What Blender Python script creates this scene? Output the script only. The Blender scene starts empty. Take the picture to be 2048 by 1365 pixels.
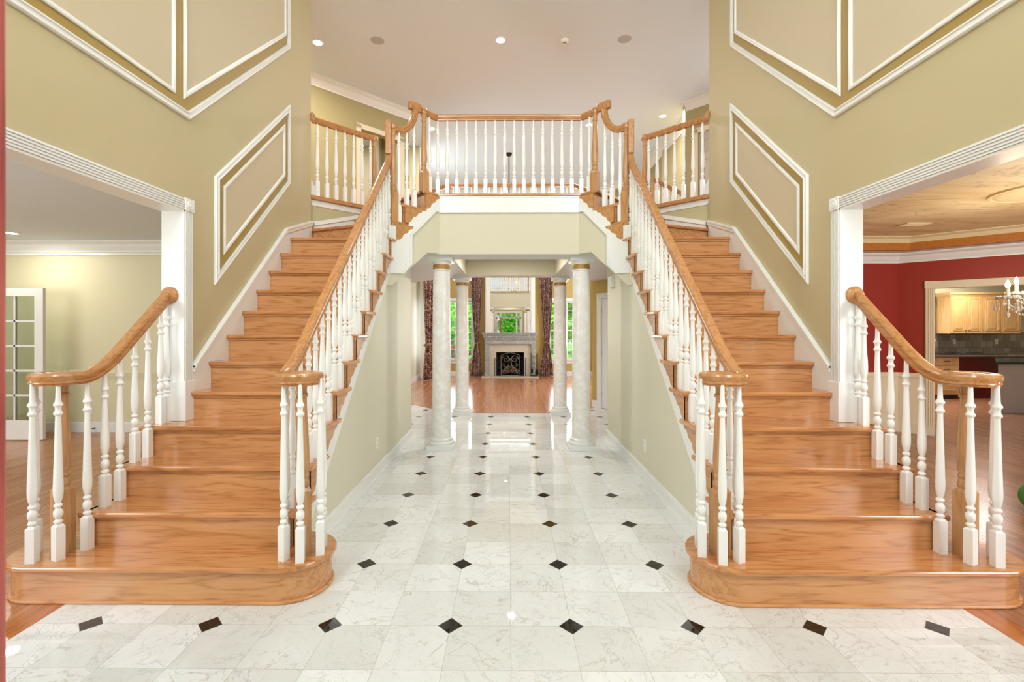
import bpy, bmesh, math, random
from mathutils import Vector, Matrix
random.seed(7)
C = bpy.context.scene.collection
SC = bpy.context.scene
PI = math.pi

# ------------------------------------------------------------------ camera
FPX, CX, HY = 929.0, 1008.57, 655.28
cam_d = bpy.data.cameras.new('camera')
cam = bpy.data.objects.new('camera', cam_d); C.objects.link(cam)
cam.location = (-0.0124, -2.3422, 1.5064)
cam.rotation_euler = (PI / 2, 0, 0.0086144)
cam_d.sensor_width = 36.0
cam_d.lens = FPX / 2048 * 36.0
cam_d.shift_x = (1024 - CX) / 2048
cam_d.shift_y = (HY - 682.5) / 2048
cam_d.clip_start = 0.03
SC.camera = cam

# ------------------------------------------------------------------ world / view
w = bpy.data.worlds.new('world'); SC.world = w; w.use_nodes = True
bg = w.node_tree.nodes['Background']
bg.inputs[0].default_value = (0.80, 0.90, 1.0, 1); bg.inputs[1].default_value = 1.0
SC.view_settings.view_transform = 'Standard'
SC.view_settings.look = 'None'
SC.view_settings.gamma = 1.0
SC.view_settings.use_curve_mapping = False
SC.view_settings.exposure = 0.1
SC.cycles.use_denoising = True
SC.cycles.max_bounces = 7
SC.cycles.diffuse_bounces = 4
SC.cycles.glossy_bounces = 4
SC.cycles.transmission_bounces = 4
SC.cycles.transparent_max_bounces = 8
SC.cycles.caustics_reflective = False
SC.cycles.caustics_refractive = False
SC.cycles.sample_clamp_indirect = 4.0
SC.cycles.use_adaptive_sampling = True
SC.cycles.adaptive_threshold = 0.02

# ------------------------------------------------------------------ lights (windows, lamps, added fills)
def area(name, loc, rot, sx, sy, power, col=(1, 1, 1), cam_vis=True):
    d = bpy.data.lights.new(name, 'AREA'); d.shape = 'RECTANGLE'; d.size = sx; d.size_y = sy
    d.energy = power; d.color = col
    o = bpy.data.objects.new(name, d); C.objects.link(o); o.location = loc; o.rotation_euler = rot
    return o
def disc(name, loc, size, power, col=(1, 0.93, 0.85), spread=PI):
    d = bpy.data.lights.new(name, 'AREA'); d.shape = 'DISK'; d.size = size; d.energy = power; d.color = col; d.spread = spread
    o = bpy.data.objects.new(name, d); C.objects.link(o); o.location = loc
    return o
DAY = (0.93, 0.97, 1.0); ZL = 5.75
K = 1.0  # scale of daylight and fill lamps
# daylight for rooms with windows; fill lamps added for foyer and upper floor
for sx_ in (-1, 1):
    area('fill_beside_foyer_window', (sx_ * 1.86, -2.70, 4.35), (math.radians(82), 0, 0), .95, 2.3, 97, DAY)  # fill lamps added on solid wall beside the window, out of the mirror's view
area('fill_above_foyer_window', (0, -2.72, 5.5), (math.radians(100), 0, 0), 3.4, .2, 48, (.88, .94, 1.0))  # fill lamp added above the window to lift the upper ceiling
area('daylight_living_room', (-6.0, -2.55, 1.6), (math.radians(108), 0, 0), 3.0, 1.8, 170 * K, DAY)
area('daylight_dining_room', (5.6, -2.55, 1.6), (math.radians(104), 0, 0), 2.6, 1.8, 175 * K, DAY)
for i, x in enumerate((-1.69, 1.83)):
    area('daylight_great_room', (x, 12.25, 1.45), (math.radians(-90), 0, 0), 1.05, 1.75, 50 * K, DAY)
area('fill_great_room_side', (3.60, 9.6, 2.0), (0, math.radians(105), 0), 2.0, 1.6, 200 * K, DAY)  # fill lamp added by the right wall, which has no window
area('fill_great_room_side', (-2.56, 9.2, 4.45), (0, math.radians(-92), 0), .9, 1.6, 48 * K, DAY)  # fill lamp added out of sight on the left wall for the upper ceiling
area('fill_upper_hall', (4.9, 4.6, 4.5), (0, math.radians(112), 0), 1.2, 1.2, 32 * K, DAY)  # fill lamp added in the upper hall; no window is built here
area('fill_upper_hall', (-4.9, 4.4, 4.5), (0, math.radians(-112), 0), 1.2, 1.2, 32 * K, DAY)  # same added fill for the left end of the hall
area('daylight_kitchen', (6.9, 8.1, 1.6), (math.radians(-90), 0, math.radians(25)), 1.0, 1.4, 160 * K, DAY)
disc('kitchen_lamp', (9.6, 7.2, 2.58), .6, 45, (1, .95, .88))
disc('upper_room_fill', (-3.6, 7.2, ZL - .03), .4, 40, (1, .97, .92)); disc('upper_room_fill', (4.6, 7.2, ZL - .03), .4, 40, (1, .97, .92))  # unseen fills added to brighten the rooms behind the upper doors

# ------------------------------------------------------------------ helpers
def link_props(o, label=None, cat=None, group=None, kind=None):
    if label: o['label'] = label
    if cat: o['category'] = cat
    if group: o['group'] = group
    if kind: o['kind'] = kind
    return o
def thing(name, loc, label, cat, group=None):
    o = bpy.data.objects.new(name, None); C.objects.link(o); o.location = loc; o.empty_display_size = 0.05
    return link_props(o, label, cat, group)
def worldloc(o):
    v = Vector((0, 0, 0))
    while o is not None:
        v += o.location; o = o.parent
    return v
class MB:
    def __init__(s): s.v = []; s.f = []
    def add(s, vs, fs):
        b = len(s.v); s.v += [tuple(v) for v in vs]; s.f += [tuple(i + b for i in f) for f in fs]
        return s
    def box(s, x0, x1, y0, y1, z0, z1):
        return s.add([(x0, y0, z0), (x1, y0, z0), (x1, y1, z0), (x0, y1, z0), (x0, y0, z1), (x1, y0, z1), (x1, y1, z1), (x0, y1, z1)],
                     [(0, 3, 2, 1), (4, 5, 6, 7), (0, 1, 5, 4), (1, 2, 6, 5), (2, 3, 7, 6), (3, 0, 4, 7)])
    def prism(s, poly, a, b, m):
        """poly: 2-D points; m(u, v, w) maps to 3-D, w from a to b"""
        n = len(poly)
        vs = [m(u, v, a) for u, v in poly] + [m(u, v, b) for u, v in poly]
        fs = [tuple(range(n)), tuple(range(2 * n - 1, n - 1, -1))] + [(i, (i + 1) % n, n + (i + 1) % n, n + i) for i in range(n)]
        return s.add(vs, fs)
    def plan(s, poly, z0, z1):
        return s.prism(poly, z0, z1, lambda u, v, w: (u, v, w))
    def obox(s, c, d, hl, hw, z0, z1):
        """box oriented along plan direction d"""
        d = Vector((d[0], d[1])).normalized(); n = Vector((-d.y, d.x)); c = Vector((c[0], c[1]))
        p = [c + d * a * hl + n * b * hw for a, b in ((-1, -1), (1, -1), (1, 1), (-1, 1))]
        return s.plan([(q.x, q.y) for q in p], z0, z1)
    def seg(s, p, q, t, z0, z1, side=0):
        """wall segment p->q with thickness t (side: -1 right, +1 left, 0 centred)"""
        p = Vector(p); q = Vector(q); d = (q - p).normalized(); n = Vector((-d.y, d.x))
        a, b = (-t / 2, t / 2) if side == 0 else ((0, t) if side > 0 else (-t, 0))
        pts = [p + n * a, q + n * a, q + n * b, p + n * b]
        return s.plan([(v.x, v.y) for v in pts], z0, z1)
    def lathe(s, prof, c=(0, 0, 0), n=20):
        vs = []; fs = []
        for r, z in prof:
            for i in range(n):
                t = 2 * PI * i / n
                vs.append((c[0] + r * math.cos(t), c[1] + r * math.sin(t), c[2] + z))
        for k in range(len(prof) - 1):
            for i in range(n):
                j = (i + 1) % n
                fs.append((k * n + i, k * n + j, (k + 1) * n + j, (k + 1) * n + i))
        fs.append(tuple(range(n - 1, -1, -1))); fs.append(tuple((len(prof) - 1) * n + i for i in range(n)))
        return s.add(vs, fs)
    def tube(s, pts, r, n=6):
        pts = [Vector(p) for p in pts]; rr = r if isinstance(r, (list, tuple)) else [r] * len(pts)
        vs = []; fs = []
        for k, p in enumerate(pts):
            t = (pts[min(k + 1, len(pts) - 1)] - pts[max(k - 1, 0)]).normalized()
            u = t.orthogonal().normalized() if k == 0 else (pu - t * pu.dot(t)).normalized()
            pu = u; v = t.cross(u)
            for i in range(n):
                a = 2 * PI * i / n
                vs.append(p + (u * math.cos(a) + v * math.sin(a)) * rr[k])
        for k in range(len(pts) - 1):
            for i in range(n):
                j = (i + 1) % n
                fs.append((k * n + i, k * n + j, (k + 1) * n + j, (k + 1) * n + i))
        fs.append(tuple(range(n - 1, -1, -1))); fs.append(tuple((len(pts) - 1) * n + i for i in range(n)))
        return s.add(vs, fs)
    def sweep(s, pts, heads, prof):
        """sweep closed profile (side, up) along pts; heads = plan headings (radians) so vertical runs stay well defined"""
        pts = [Vector(p) for p in pts]; n = len(prof); vs = []; fs = []
        for k, p in enumerate(pts):
            t = (pts[min(k + 1, len(pts) - 1)] - pts[max(k - 1, 0)]).normalized()
            h = heads[k]; side = Vector((math.sin(h), -math.cos(h), 0))
            t = (t - side * t.dot(side)).normalized()
            up = side.cross(t)
            for a, b in prof: vs.append(p + side * a + up * b)
        for k in range(len(pts) - 1):
            for i in range(n):
                j = (i + 1) % n
                fs.append((k * n + i, k * n + j, (k + 1) * n + j, (k + 1) * n + i))
        fs.append(tuple(range(n - 1, -1, -1))); fs.append(tuple((len(pts) - 1) * n + i for i in range(n)))
        return s.add(vs, fs)
    def sphere(s, c, r, n=12, m=8, sz=1.0):
        prof = [(max(1e-4, r * math.sin(PI * k / m)), -r * sz * math.cos(PI * k / m)) for k in range(m + 1)]
        return s.lathe(prof, c, n)
    def build(s, name, mat, parent=None, smooth=False, bevel=0, auto=None, loc=None):
        me = bpy.data.meshes.new(name)
        off = worldloc(parent) if parent is not None else Vector((0, 0, 0))
        if loc is not None: off = Vector(loc)
        me.from_pydata([tuple(Vector(v) - off) for v in s.v], [], s.f)
        bm = bmesh.new(); bm.from_mesh(me); bmesh.ops.recalc_face_normals(bm, faces=bm.faces); bm.to_mesh(me); bm.free()
        me.materials.append(mat)
        o = bpy.data.objects.new(name, me); C.objects.link(o)
        if parent is not None: o.parent = parent
        if loc is not None:
            o.location = Vector(loc) - (worldloc(parent) if parent is not None else Vector((0, 0, 0)))
        if smooth:
            for p in me.polygons: p.use_smooth = True
            try: me.set_sharp_from_angle(angle=math.radians(auto or 40))
            except Exception: pass
        if bevel:
            b = o.modifiers.new('bevel', 'BEVEL'); b.width = bevel; b.segments = 2; b.limit_method = 'ANGLE'; b.angle_limit = math.radians(35)
        return o
def struct(o):
    o['kind'] = 'structure'; return o

# ------------------------------------------------------------------ materials
def s2l(c):
    return tuple(((x / 255) / 12.92 if x <= 10 else (((x / 255) + 0.055) / 1.055) ** 2.4) for x in c) + (1,)
def newmat(name):
    m = bpy.data.materials.new(name); m.use_nodes = True
    return m, m.node_tree.nodes, m.node_tree.links, m.node_tree.nodes['Principled BSDF']
def plain(name, rgb, rough=0.5, metal=0.0, spec=0.5, bump=0.0, bscale=200, var=0.0, vscale=3):
    m, N, L, b = newmat(name)
    b.inputs['Base Color'].default_value = s2l(rgb); b.inputs['Roughness'].default_value = rough
    b.inputs['Metallic'].default_value = metal; b.inputs['Specular IOR Level'].default_value = spec
    tc = N.new('ShaderNodeTexCoord')
    n = N.new('ShaderNodeTexNoise'); n.inputs['Scale'].default_value = vscale; L.new(tc.outputs['Object'], n.inputs['Vector'])
    mx = N.new('ShaderNodeMix'); mx.data_type = 'RGBA'; mx.blend_type = 'MULTIPLY'
    mx.inputs[0].default_value = 1.0
    mx.inputs[6].default_value = s2l(rgb)
    mr = N.new('ShaderNodeMapRange'); mr.inputs['To Min'].default_value = 1 - var; mr.inputs['To Max'].default_value = 1 + var
    L.new(n.outputs['Fac'], mr.inputs['Value'])
    cb = N.new('ShaderNodeCombineColor')
    for i in range(3): L.new(mr.outputs[0], cb.inputs[i])
    L.new(cb.outputs[0], mx.inputs[7]); L.new(mx.outputs[2], b.inputs['Base Color'])
    if bump:
        n2 = N.new('ShaderNodeTexNoise'); n2.inputs['Scale'].default_value = bscale; L.new(tc.outputs['Object'], n2.inputs['Vector'])
        bp = N.new('ShaderNodeBump'); bp.inputs['Strength'].default_value = bump; bp.inputs['Distance'].default_value = 0.002
        L.new(n2.outputs['Fac'], bp.inputs['Height']); L.new(bp.outputs[0], b.inputs['Normal'])
    return m
def wood(name, c1, c2, c3, axis=0, rough=0.28, fine=1.0, coat=0.0):
    """oak: long grain along the axis with cathedral figures"""
    m, N, L, b = newmat(name)
    tc = N.new('ShaderNodeTexCoord'); mp = N.new('ShaderNodeMapping')
    sc = [8.0, 8.0, 8.0]; sc[axis] = 0.8
    mp.inputs['Scale'].default_value = sc
    oi = N.new('ShaderNodeObjectInfo'); rs = N.new('ShaderNodeVectorMath'); rs.operation = 'SCALE'; rs.inputs['Scale'].default_value = 7.0
    cb = N.new('ShaderNodeCombineXYZ')
    for i in range(3): L.new(oi.outputs['Random'], cb.inputs[i])
    L.new(cb.outputs[0], rs.inputs[0]); ad = N.new('ShaderNodeVectorMath'); ad.operation = 'ADD'
    L.new(tc.outputs['Object'], ad.inputs[0]); L.new(rs.outputs[0], ad.inputs[1])
    L.new(ad.outputs[0], mp.inputs['Vector'])
    n1 = N.new('ShaderNodeTexNoise'); n1.inputs['Scale'].default_value = 1.3 * fine; n1.inputs['Detail'].default_value = 3
    L.new(mp.outputs[0], n1.inputs['Vector'])
    ml = N.new('ShaderNodeMath'); ml.operation = 'MULTIPLY'; ml.inputs[1].default_value = 14
    L.new(n1.outputs['Fac'], ml.inputs[0])
    fr = N.new('ShaderNodeMath'); fr.operation = 'PINGPONG'; fr.inputs[1].default_value = 1.0
    L.new(ml.outputs[0], fr.inputs[0])
    mp2 = N.new('ShaderNodeMapping'); sc2 = [90.0, 90.0, 90.0]; sc2[axis] = 3.0
    mp2.inputs['Scale'].default_value = sc2; L.new(tc.outputs['Object'], mp2.inputs['Vector'])
    n2 = N.new('ShaderNodeTexNoise'); n2.inputs['Scale'].default_value = 2.0; n2.inputs['Detail'].default_value = 4
    L.new(mp2.outputs[0], n2.inputs['Vector'])
    mx0 = N.new('ShaderNodeMix'); mx0.inputs[0].default_value = 0.62
    L.new(fr.outputs[0], mx0.inputs[2]); L.new(n2.outputs['Fac'], mx0.inputs[3])
    cr = N.new('ShaderNodeValToRGB'); e = cr.color_ramp.elements
    e[0].position = 0.22; e[0].color = s2l(c3); e[1].position = 0.80; e[1].color = s2l(c1)
    k = e.new(0.44); k.color = s2l(c2)
    L.new(mx0.outputs[0], cr.inputs[0]); L.new(cr.outputs[0], b.inputs['Base Color'])
    b.inputs['Roughness'].default_value = rough
    b.inputs['Coat Weight'].default_value = coat; b.inputs['Coat Roughness'].default_value = 0.12
    bp = N.new('ShaderNodeBump'); bp.inputs['Strength'].default_value = 0.08; bp.inputs['Distance'].default_value = 0.001
    L.new(n2.outputs['Fac'], bp.inputs['Height']); L.new(bp.outputs[0], b.inputs['Normal'])
    return m
def planks(name, c1, c2, rough=0.2, pw=0.07, pl=1.1):
    """strip floor running along Y"""
    m, N, L, b = newmat(name)
    tc = N.new('ShaderNodeTexCoord'); mp = N.new('ShaderNodeMapping'); mp.inputs['Rotation'].default_value = (0, 0, PI / 2)
    L.new(tc.outputs['Object'], mp.inputs['Vector'])
    br = N.new('ShaderNodeTexBrick'); br.inputs['Scale'].default_value = 1.0
    br.inputs['Brick Width'].default_value = pl; br.inputs['Row Height'].default_value = pw; br.inputs['Mortar Size'].default_value = 0.0012
    br.inputs['Color1'].default_value = s2l(c1); br.inputs['Color2'].default_value = s2l(c2)
    br.inputs['Mortar'].default_value = s2l([x * 0.45 for x in c2]); br.offset = 0.37; br.inputs['Bias'].default_value = 0.0
    L.new(mp.outputs[0], br.inputs['Vector'])
    mp2 = N.new('ShaderNodeMapping'); mp2.inputs['Scale'].default_value = (40, 2, 40); L.new(tc.outputs['Object'], mp2.inputs['Vector'])
    n = N.new('ShaderNodeTexNoise'); n.inputs['Scale'].default_value = 1.5; n.inputs['Detail'].default_value = 5; L.new(mp2.outputs[0], n.inputs['Vector'])
    mr = N.new('ShaderNodeMapRange'); mr.inputs['From Min'].default_value = 0.3; mr.inputs['From Max'].default_value = 0.7
    mr.inputs['To Min'].default_value = 0.82; mr.inputs['To Max'].default_value = 1.12; L.new(n.outputs['Fac'], mr.inputs['Value'])
    cb = N.new('ShaderNodeCombineColor')
    for i in range(3): L.new(mr.outputs[0], cb.inputs[i])
    mx = N.new('ShaderNodeMix'); mx.data_type = 'RGBA'; mx.blend_type = 'MULTIPLY'; mx.inputs[0].default_value = 1
    L.new(br.outputs['Color'], mx.inputs[6]); L.new(cb.outputs[0], mx.inputs[7]); L.new(mx.outputs[2], b.inputs['Base Color'])
    b.inputs['Roughness'].default_value = rough
    bp = N.new('ShaderNodeBump'); bp.inputs['Strength'].default_value = 0.15; bp.inputs['Distance'].default_value = 0.001; bp.invert = True
    L.new(br.outputs['Fac'], bp.inputs['Height']); L.new(bp.outputs[0], b.inputs['Normal'])
    return m
def vein_nodes(N, L, vec, scale, width, seed=0.0, dist=1.2, detail=5):
    mp = N.new('ShaderNodeMapping'); mp.inputs['Location'].default_value = (seed, seed * 1.7, seed * .3); L.new(vec, mp.inputs['Vector'])
    n = N.new('ShaderNodeTexNoise'); n.inputs['Scale'].default_value = scale; n.inputs['Detail'].default_value = detail
    n.inputs['Roughness'].default_value = 0.6; n.inputs['Distortion'].default_value = dist
    L.new(mp.outputs[0], n.inputs['Vector'])
    a = N.new('ShaderNodeMath'); a.operation = 'SUBTRACT'; a.inputs[1].default_value = 0.5; L.new(n.outputs['Fac'], a.inputs[0])
    a2 = N.new('ShaderNodeMath'); a2.operation = 'ABSOLUTE'; L.new(a.outputs[0], a2.inputs[0])
    mr = N.new('ShaderNodeMapRange'); mr.inputs['From Min'].default_value = 0; mr.inputs['From Max'].default_value = width
    mr.inputs['To Min'].default_value = 1; mr.inputs['To Max'].default_value = 0; L.new(a2.outputs[0], mr.inputs['Value'])
    return mr.outputs[0]
def tile_mat():
    m, N, L, b = newmat('marble_tile_floor')
    T = 0.3048
    tc = N.new('ShaderNodeTexCoord'); sp = N.new('ShaderNodeSeparateXYZ'); L.new(tc.outputs['Object'], sp.inputs[0])
    def M(op, a, bb=None, c=None):
        n = N.new('ShaderNodeMath'); n.operation = op
        for i, x in enumerate((a, bb, c)):
            if x is None: continue
            if isinstance(x, (int, float)): n.inputs[i].default_value = x
            else: L.new(x, n.inputs[i])
        return n.outputs[0]
    X, Y = sp.outputs[0], sp.outputs[1]
    def dist_to_multiple(v, per, off=0.0):
        a = M('ADD', v, -off); p = M('DIVIDE', a, per); rr = M('ROUND', p); d = M('SUBTRACT', p, rr); return M('MULTIPLY', M('ABSOLUTE', d), per)
    jx = dist_to_multiple(X, T); jy = dist_to_multiple(Y, T)
    joint = M('LESS_THAN', M('MINIMUM', jx, jy), 0.0012)
    dx = dist_to_multiple(X, 2 * T, T); dy = dist_to_multiple(Y, 2 * T)
    dd = M('ADD', dx, dy)
    dia = M('LESS_THAN', dd, 0.061); dedge = M('LESS_THAN', dd, 0.0635)
    fx = M('FLOOR', M('DIVIDE', X, T)); fy = M('FLOOR', M('DIVIDE', Y, T))
    cv = N.new('ShaderNodeCombineXYZ'); L.new(fx, cv.inputs[0]); L.new(fy, cv.inputs[1])
    wn = N.new('ShaderNodeTexWhiteNoise'); wn.noise_dimensions = '3D'; L.new(cv.outputs[0], wn.inputs['Vector'])
    # vein coordinates jump from tile to tile
    sc = N.new('ShaderNodeVectorMath'); sc.operation = 'SCALE'; sc.inputs['Scale'].default_value = 13.0; L.new(wn.outputs['Color'], sc.inputs[0])
    ad = N.new('ShaderNodeVectorMath'); ad.operation = 'ADD'; L.new(tc.outputs['Object'], ad.inputs[0]); L.new(sc.outputs[0], ad.inputs[1])
    v1 = vein_nodes(N, L, ad.outputs[0], 3.2, 0.014, 0.0, 1.6, 6); v2 = vein_nodes(N, L, ad.outputs[0], 6.5, 0.012, 5.0, 1.0, 6)
    nb = N.new('ShaderNodeTexNoise'); nb.inputs['Scale'].default_value = 3; L.new(ad.outputs[0], nb.inputs['Vector'])
    cr = N.new('ShaderNodeValToRGB'); e = cr.color_ramp.elements
    e[0].position = 0.0; e[0].color = s2l((212, 214, 211)); e[1].position = 1.0; e[1].color = s2l((238, 241, 243))
    tone = M('ADD', M('MULTIPLY', wn.outputs['Value'], 0.75), M('MULTIPLY', nb.outputs['Fac'], 0.35))
    L.new(tone, cr.inputs[0])
    vm = M('MULTIPLY', M('MAXIMUM', M('MULTIPLY', v1, 0.7), M('MULTIPLY', v2, 0.35)), M('ADD', M('MULTIPLY', nb.outputs['Fac'], 1.3), -0.1))
    mv = N.new('ShaderNodeMix'); mv.data_type = 'RGBA'; L.new(vm, mv.inputs[0]); L.new(cr.outputs[0], mv.inputs[6]); mv.inputs[7].default_value = s2l((150, 138, 116))
    mj = N.new('ShaderNodeMix'); mj.data_type = 'RGBA'; L.new(M('MULTIPLY', joint, 0.55), mj.inputs[0]); L.new(mv.outputs[2], mj.inputs[6]); mj.inputs[7].default_value = s2l((150, 146, 135))
    me_ = N.new('ShaderNodeMix'); me_.data_type = 'RGBA'; L.new(dedge, me_.inputs[0]); L.new(mj.outputs[2], me_.inputs[6]); me_.inputs[7].default_value = s2l((150, 146, 135))
    vo = N.new('ShaderNodeTexVoronoi'); vo.inputs['Scale'].default_value = 260; L.new(tc.outputs['Object'], vo.inputs['Vector'])
    cg = N.new('ShaderNodeValToRGB'); g = cg.color_ramp.elements
    g[0].position = 0.0; g[0].color = s2l((120, 112, 80)); g[1].position = 0.2; g[1].color = s2l((26, 24, 20)); L.new(vo.outputs['Distance'], cg.inputs[0])
    md = N.new('ShaderNodeMix'); md.data_type = 'RGBA'; L.new(dia, md.inputs[0]); L.new(me_.outputs[2], md.inputs[6]); L.new(cg.outputs[0], md.inputs[7])
    L.new(md.outputs[2], b.inputs['Base Color'])
    b.inputs['Roughness'].default_value = 0.015; b.inputs['IOR'].default_value = 1.45
    return m
def marble(name, base, vein, scale=2.5, width=0.05, rough=0.2, amt=0.6):
    m, N, L, b = newmat(name)
    tc = N.new('ShaderNodeTexCoord')
    v = vein_nodes(N, L, tc.outputs['Object'], scale, width, 3.0, 0.8); v2 = vein_nodes(N, L, tc.outputs['Object'], scale * 2.6, width, 1.0, 0.6)
    mx = N.new('ShaderNodeMath'); mx.operation = 'MAXIMUM'; L.new(v, mx.inputs[0]); L.new(v2, mx.inputs[1])
    ml = N.new('ShaderNodeMath'); ml.operation = 'MULTIPLY'; ml.inputs[1].default_value = amt; L.new(mx.outputs[0], ml.inputs[0])
    c = N.new('ShaderNodeMix'); c.data_type = 'RGBA'; L.new(ml.outputs[0], c.inputs[0]); c.inputs[6].default_value = s2l(base); c.inputs[7].default_value = s2l(vein)
    L.new(c.outputs[2], b.inputs['Base Color']); b.inputs['Roughness'].default_value = rough
    return m
def emit(name, rgb, st):
    m, N, L, b = newmat(name)
    b.inputs['Base Color'].default_value = s2l(rgb); b.inputs['Emission Color'].default_value = s2l(rgb); b.inputs['Emission Strength'].default_value = st
    return m
def glassy(name, tint=(255, 255, 255), refl=0.08):
    m, N, L, b = newmat(name)
    N.remove(b); out = N['Material Output']
    t = N.new('ShaderNodeBsdfTransparent'); t.inputs[0].default_value = s2l(tint)
    g = N.new('ShaderNodeBsdfGlossy'); g.inputs['Roughness'].default_value = 0.02
    lw = N.new('ShaderNodeLayerWeight'); lw.inputs['Blend'].default_value = 0.25
    ad = N.new('ShaderNodeMath'); ad.operation = 'ADD'; ad.inputs[1].default_value = refl; L.new(lw.outputs['Fresnel'], ad.inputs[0])
    mx = N.new('ShaderNodeMixShader'); L.new(ad.outputs[0], mx.inputs[0]); L.new(t.outputs[0], mx.inputs[1]); L.new(g.outputs[0], mx.inputs[2])
    L.new(mx.outputs[0], out.inputs[0]); return m
def curtain_mat():
    m, N, L, b = newmat('burgundy_vine_fabric')
    tc = N.new('ShaderNodeTexCoord')
    v = vein_nodes(N, L, tc.outputs['Object'], 5, 0.04, 0.0, 2.0, 1); v2 = vein_nodes(N, L, tc.outputs['Object'], 7.0, 0.035, 4.0, 1.6, 1)
    mx = N.new('ShaderNodeMath'); mx.operation = 'MAXIMUM'; L.new(v, mx.inputs[0]); L.new(v2, mx.inputs[1])
    gt = N.new('ShaderNodeMath'); gt.operation = 'GREATER_THAN'; gt.inputs[1].default_value = 0.45; L.new(mx.outputs[0], gt.inputs[0])
    c = N.new('ShaderNodeMix'); c.data_type = 'RGBA'; L.new(gt.outputs[0], c.inputs[0]); c.inputs[6].default_value = s2l((84, 12, 28)); c.inputs[7].default_value = s2l((214, 180, 158))
    L.new(c.outputs[2], b.inputs['Base Color']); b.inputs['Roughness'].default_value = 0.6; b.inputs['Sheen Weight'].default_value = 0.3
    return m
def leafy(name, c1, c2, c3):
    m, N, L, b = newmat(name)
    tc = N.new('ShaderNodeTexCoord'); n = N.new('ShaderNodeTexNoise'); n.inputs['Scale'].default_value = 6; n.inputs['Detail'].default_value = 6
    L.new(tc.outputs['Object'], n.inputs['Vector']); cr = N.new('ShaderNodeValToRGB'); e = cr.color_ramp.elements
    e[0].position = .35; e[0].color = s2l(c1); e[1].position = .68; e[1].color = s2l(c3); k = e.new(.5); k.color = s2l(c2)
    L.new(n.outputs['Fac'], cr.inputs[0]); L.new(cr.outputs[0], b.inputs['Base Color']); b.inputs['Roughness'].default_value = .6
    return m

M = {}
M['olive'] = plain('olive_wall_paint', (192, 180, 142), 0.55, bump=0.06)
M['gold'] = plain('dark_gold_panel_paint', (162, 136, 68), 0.5)
M['beige'] = plain('beige_panel_paint', (200, 187, 158), 0.6)
M['cream'] = plain('cream_wall_paint', (212, 206, 182), 0.55, bump=0.05)
M['sage'] = plain('sage_cream_wall_paint', (214, 211, 190), 0.5, bump=0.05)
M['mustard'] = plain('mustard_wall_paint', (186, 160, 92), 0.55)
M['upper_olive'] = plain('upper_hall_wall_paint', (170, 158, 114), 0.55)
M['living'] = plain('living_room_wall_paint', (214, 208, 176), 0.5)
M['red'] = plain('dining_room_red_paint', (150, 36, 14), 0.45)
M['wains'] = plain('beige_wainscot_paint', (230, 218, 192), 0.5)
M['white'] = plain('white_trim_paint', (234, 235, 233), 0.3)
M['bal_white'] = plain('white_baluster_paint', (242, 243, 241), 0.25)
M['ceil'] = plain('ceiling_paint', (222, 231, 240), 0.7)
M['soffit'] = plain('soffit_paint', (222, 218, 216), 0.6)
M['tread'] = wood('oak_tread_wood', (208, 150, 98), (196, 134, 82), (160, 102, 56), 0, 0.16, 1.0, 0.3)
M['riser'] = wood('oak_riser_wood', (212, 158, 108), (202, 146, 94), (168, 114, 68), 0, 0.2, 1.0, 0.2)
M['rail'] = wood('oak_handrail_wood', (194, 142, 92), (184, 130, 80), (158, 106, 62), 1, 0.22, 1.0, 0.25)
M['rail_x'] = wood('oak_cross_rail_wood', (194, 142, 92), (184, 130, 80), (158, 106, 62), 0, 0.22, 1.0, 0.25)
M['newel'] = wood('oak_newel_wood', (200, 154, 106), (190, 142, 94), (164, 116, 72), 2, 0.3)
M['bracket'] = wood('oak_bracket_wood', (196, 146, 96), (188, 136, 86), (166, 114, 66), 1, 0.25)
M['tile'] = tile_mat()
M['floor_gr'] = planks('great_room_strip_oak', (204, 146, 110), (188, 126, 90), 0.16, 0.057, 0.9)
M['floor_lr'] = planks('living_room_strip_oak', (196, 140, 98), (180, 122, 80), 0.22, 0.057, 1.0)
M['floor_dr'] = planks('dining_room_strip_oak', (170, 118, 86), (150, 100, 70), 0.22, 0.057, 1.0)
M['border'] = wood('oak_floor_border', (190, 122, 70), (176, 106, 56), (150, 86, 42), 1, 0.2)
M['column'] = marble('veined_column_marble', (244, 243, 242), (204, 190, 168), 2.2, 0.07, 0.18, 0.3)
M['fpstone'] = marble('grey_carved_stone', (204, 208, 204), (104, 112, 118), 9, 0.12, 0.4, 0.7)
M['fpmarble'] = marble('pale_hearth_marble', (206, 198, 184), (186, 172, 150), 3, 0.06, 0.25, 0.4)
M['goldband'] = marble('gold_brown_band', (150, 104, 40), (196, 152, 84), 12, 0.1, 0.3, 0.6)
M['black'] = plain('wrought_iron', (24, 23, 22), 0.35, 0.6)
M['iron'] = plain('brushed_grey_iron', (128, 126, 122), 0.35, 0.5)
M['soot'] = plain('firebox_soot', (30, 26, 24), 0.9, var=0.5, vscale=12)
M['log'] = wood('burnt_log_bark', (120, 82, 48), (84, 54, 32), (40, 28, 20), 0, 0.9)
M['mirror'] = plain('mirror_silver', (238, 240, 238), 0.0, 1.0)
M['glass'] = glassy('window_glass')
M['frglass'] = glassy('french_door_glass', (236, 244, 236), 0.1)
M['crystal'] = plain('cut_crystal', (255, 250, 238), 0.08, 0.0, 1.0)
M['crystal'].node_tree.nodes['Principled BSDF'].inputs['Transmission Weight'].default_value = 0.35
M['bulb'] = emit('lit_bulb_glass', (255, 226, 178), 16.0)
M['lens'] = emit('lit_recessed_lens', (255, 246, 230), 9.0)
M['candle'] = plain('ivory_candle_sleeve', (245, 232, 205), 0.4)
M['brass'] = plain('antique_brass', (150, 118, 70), 0.3, 0.9)
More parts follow.
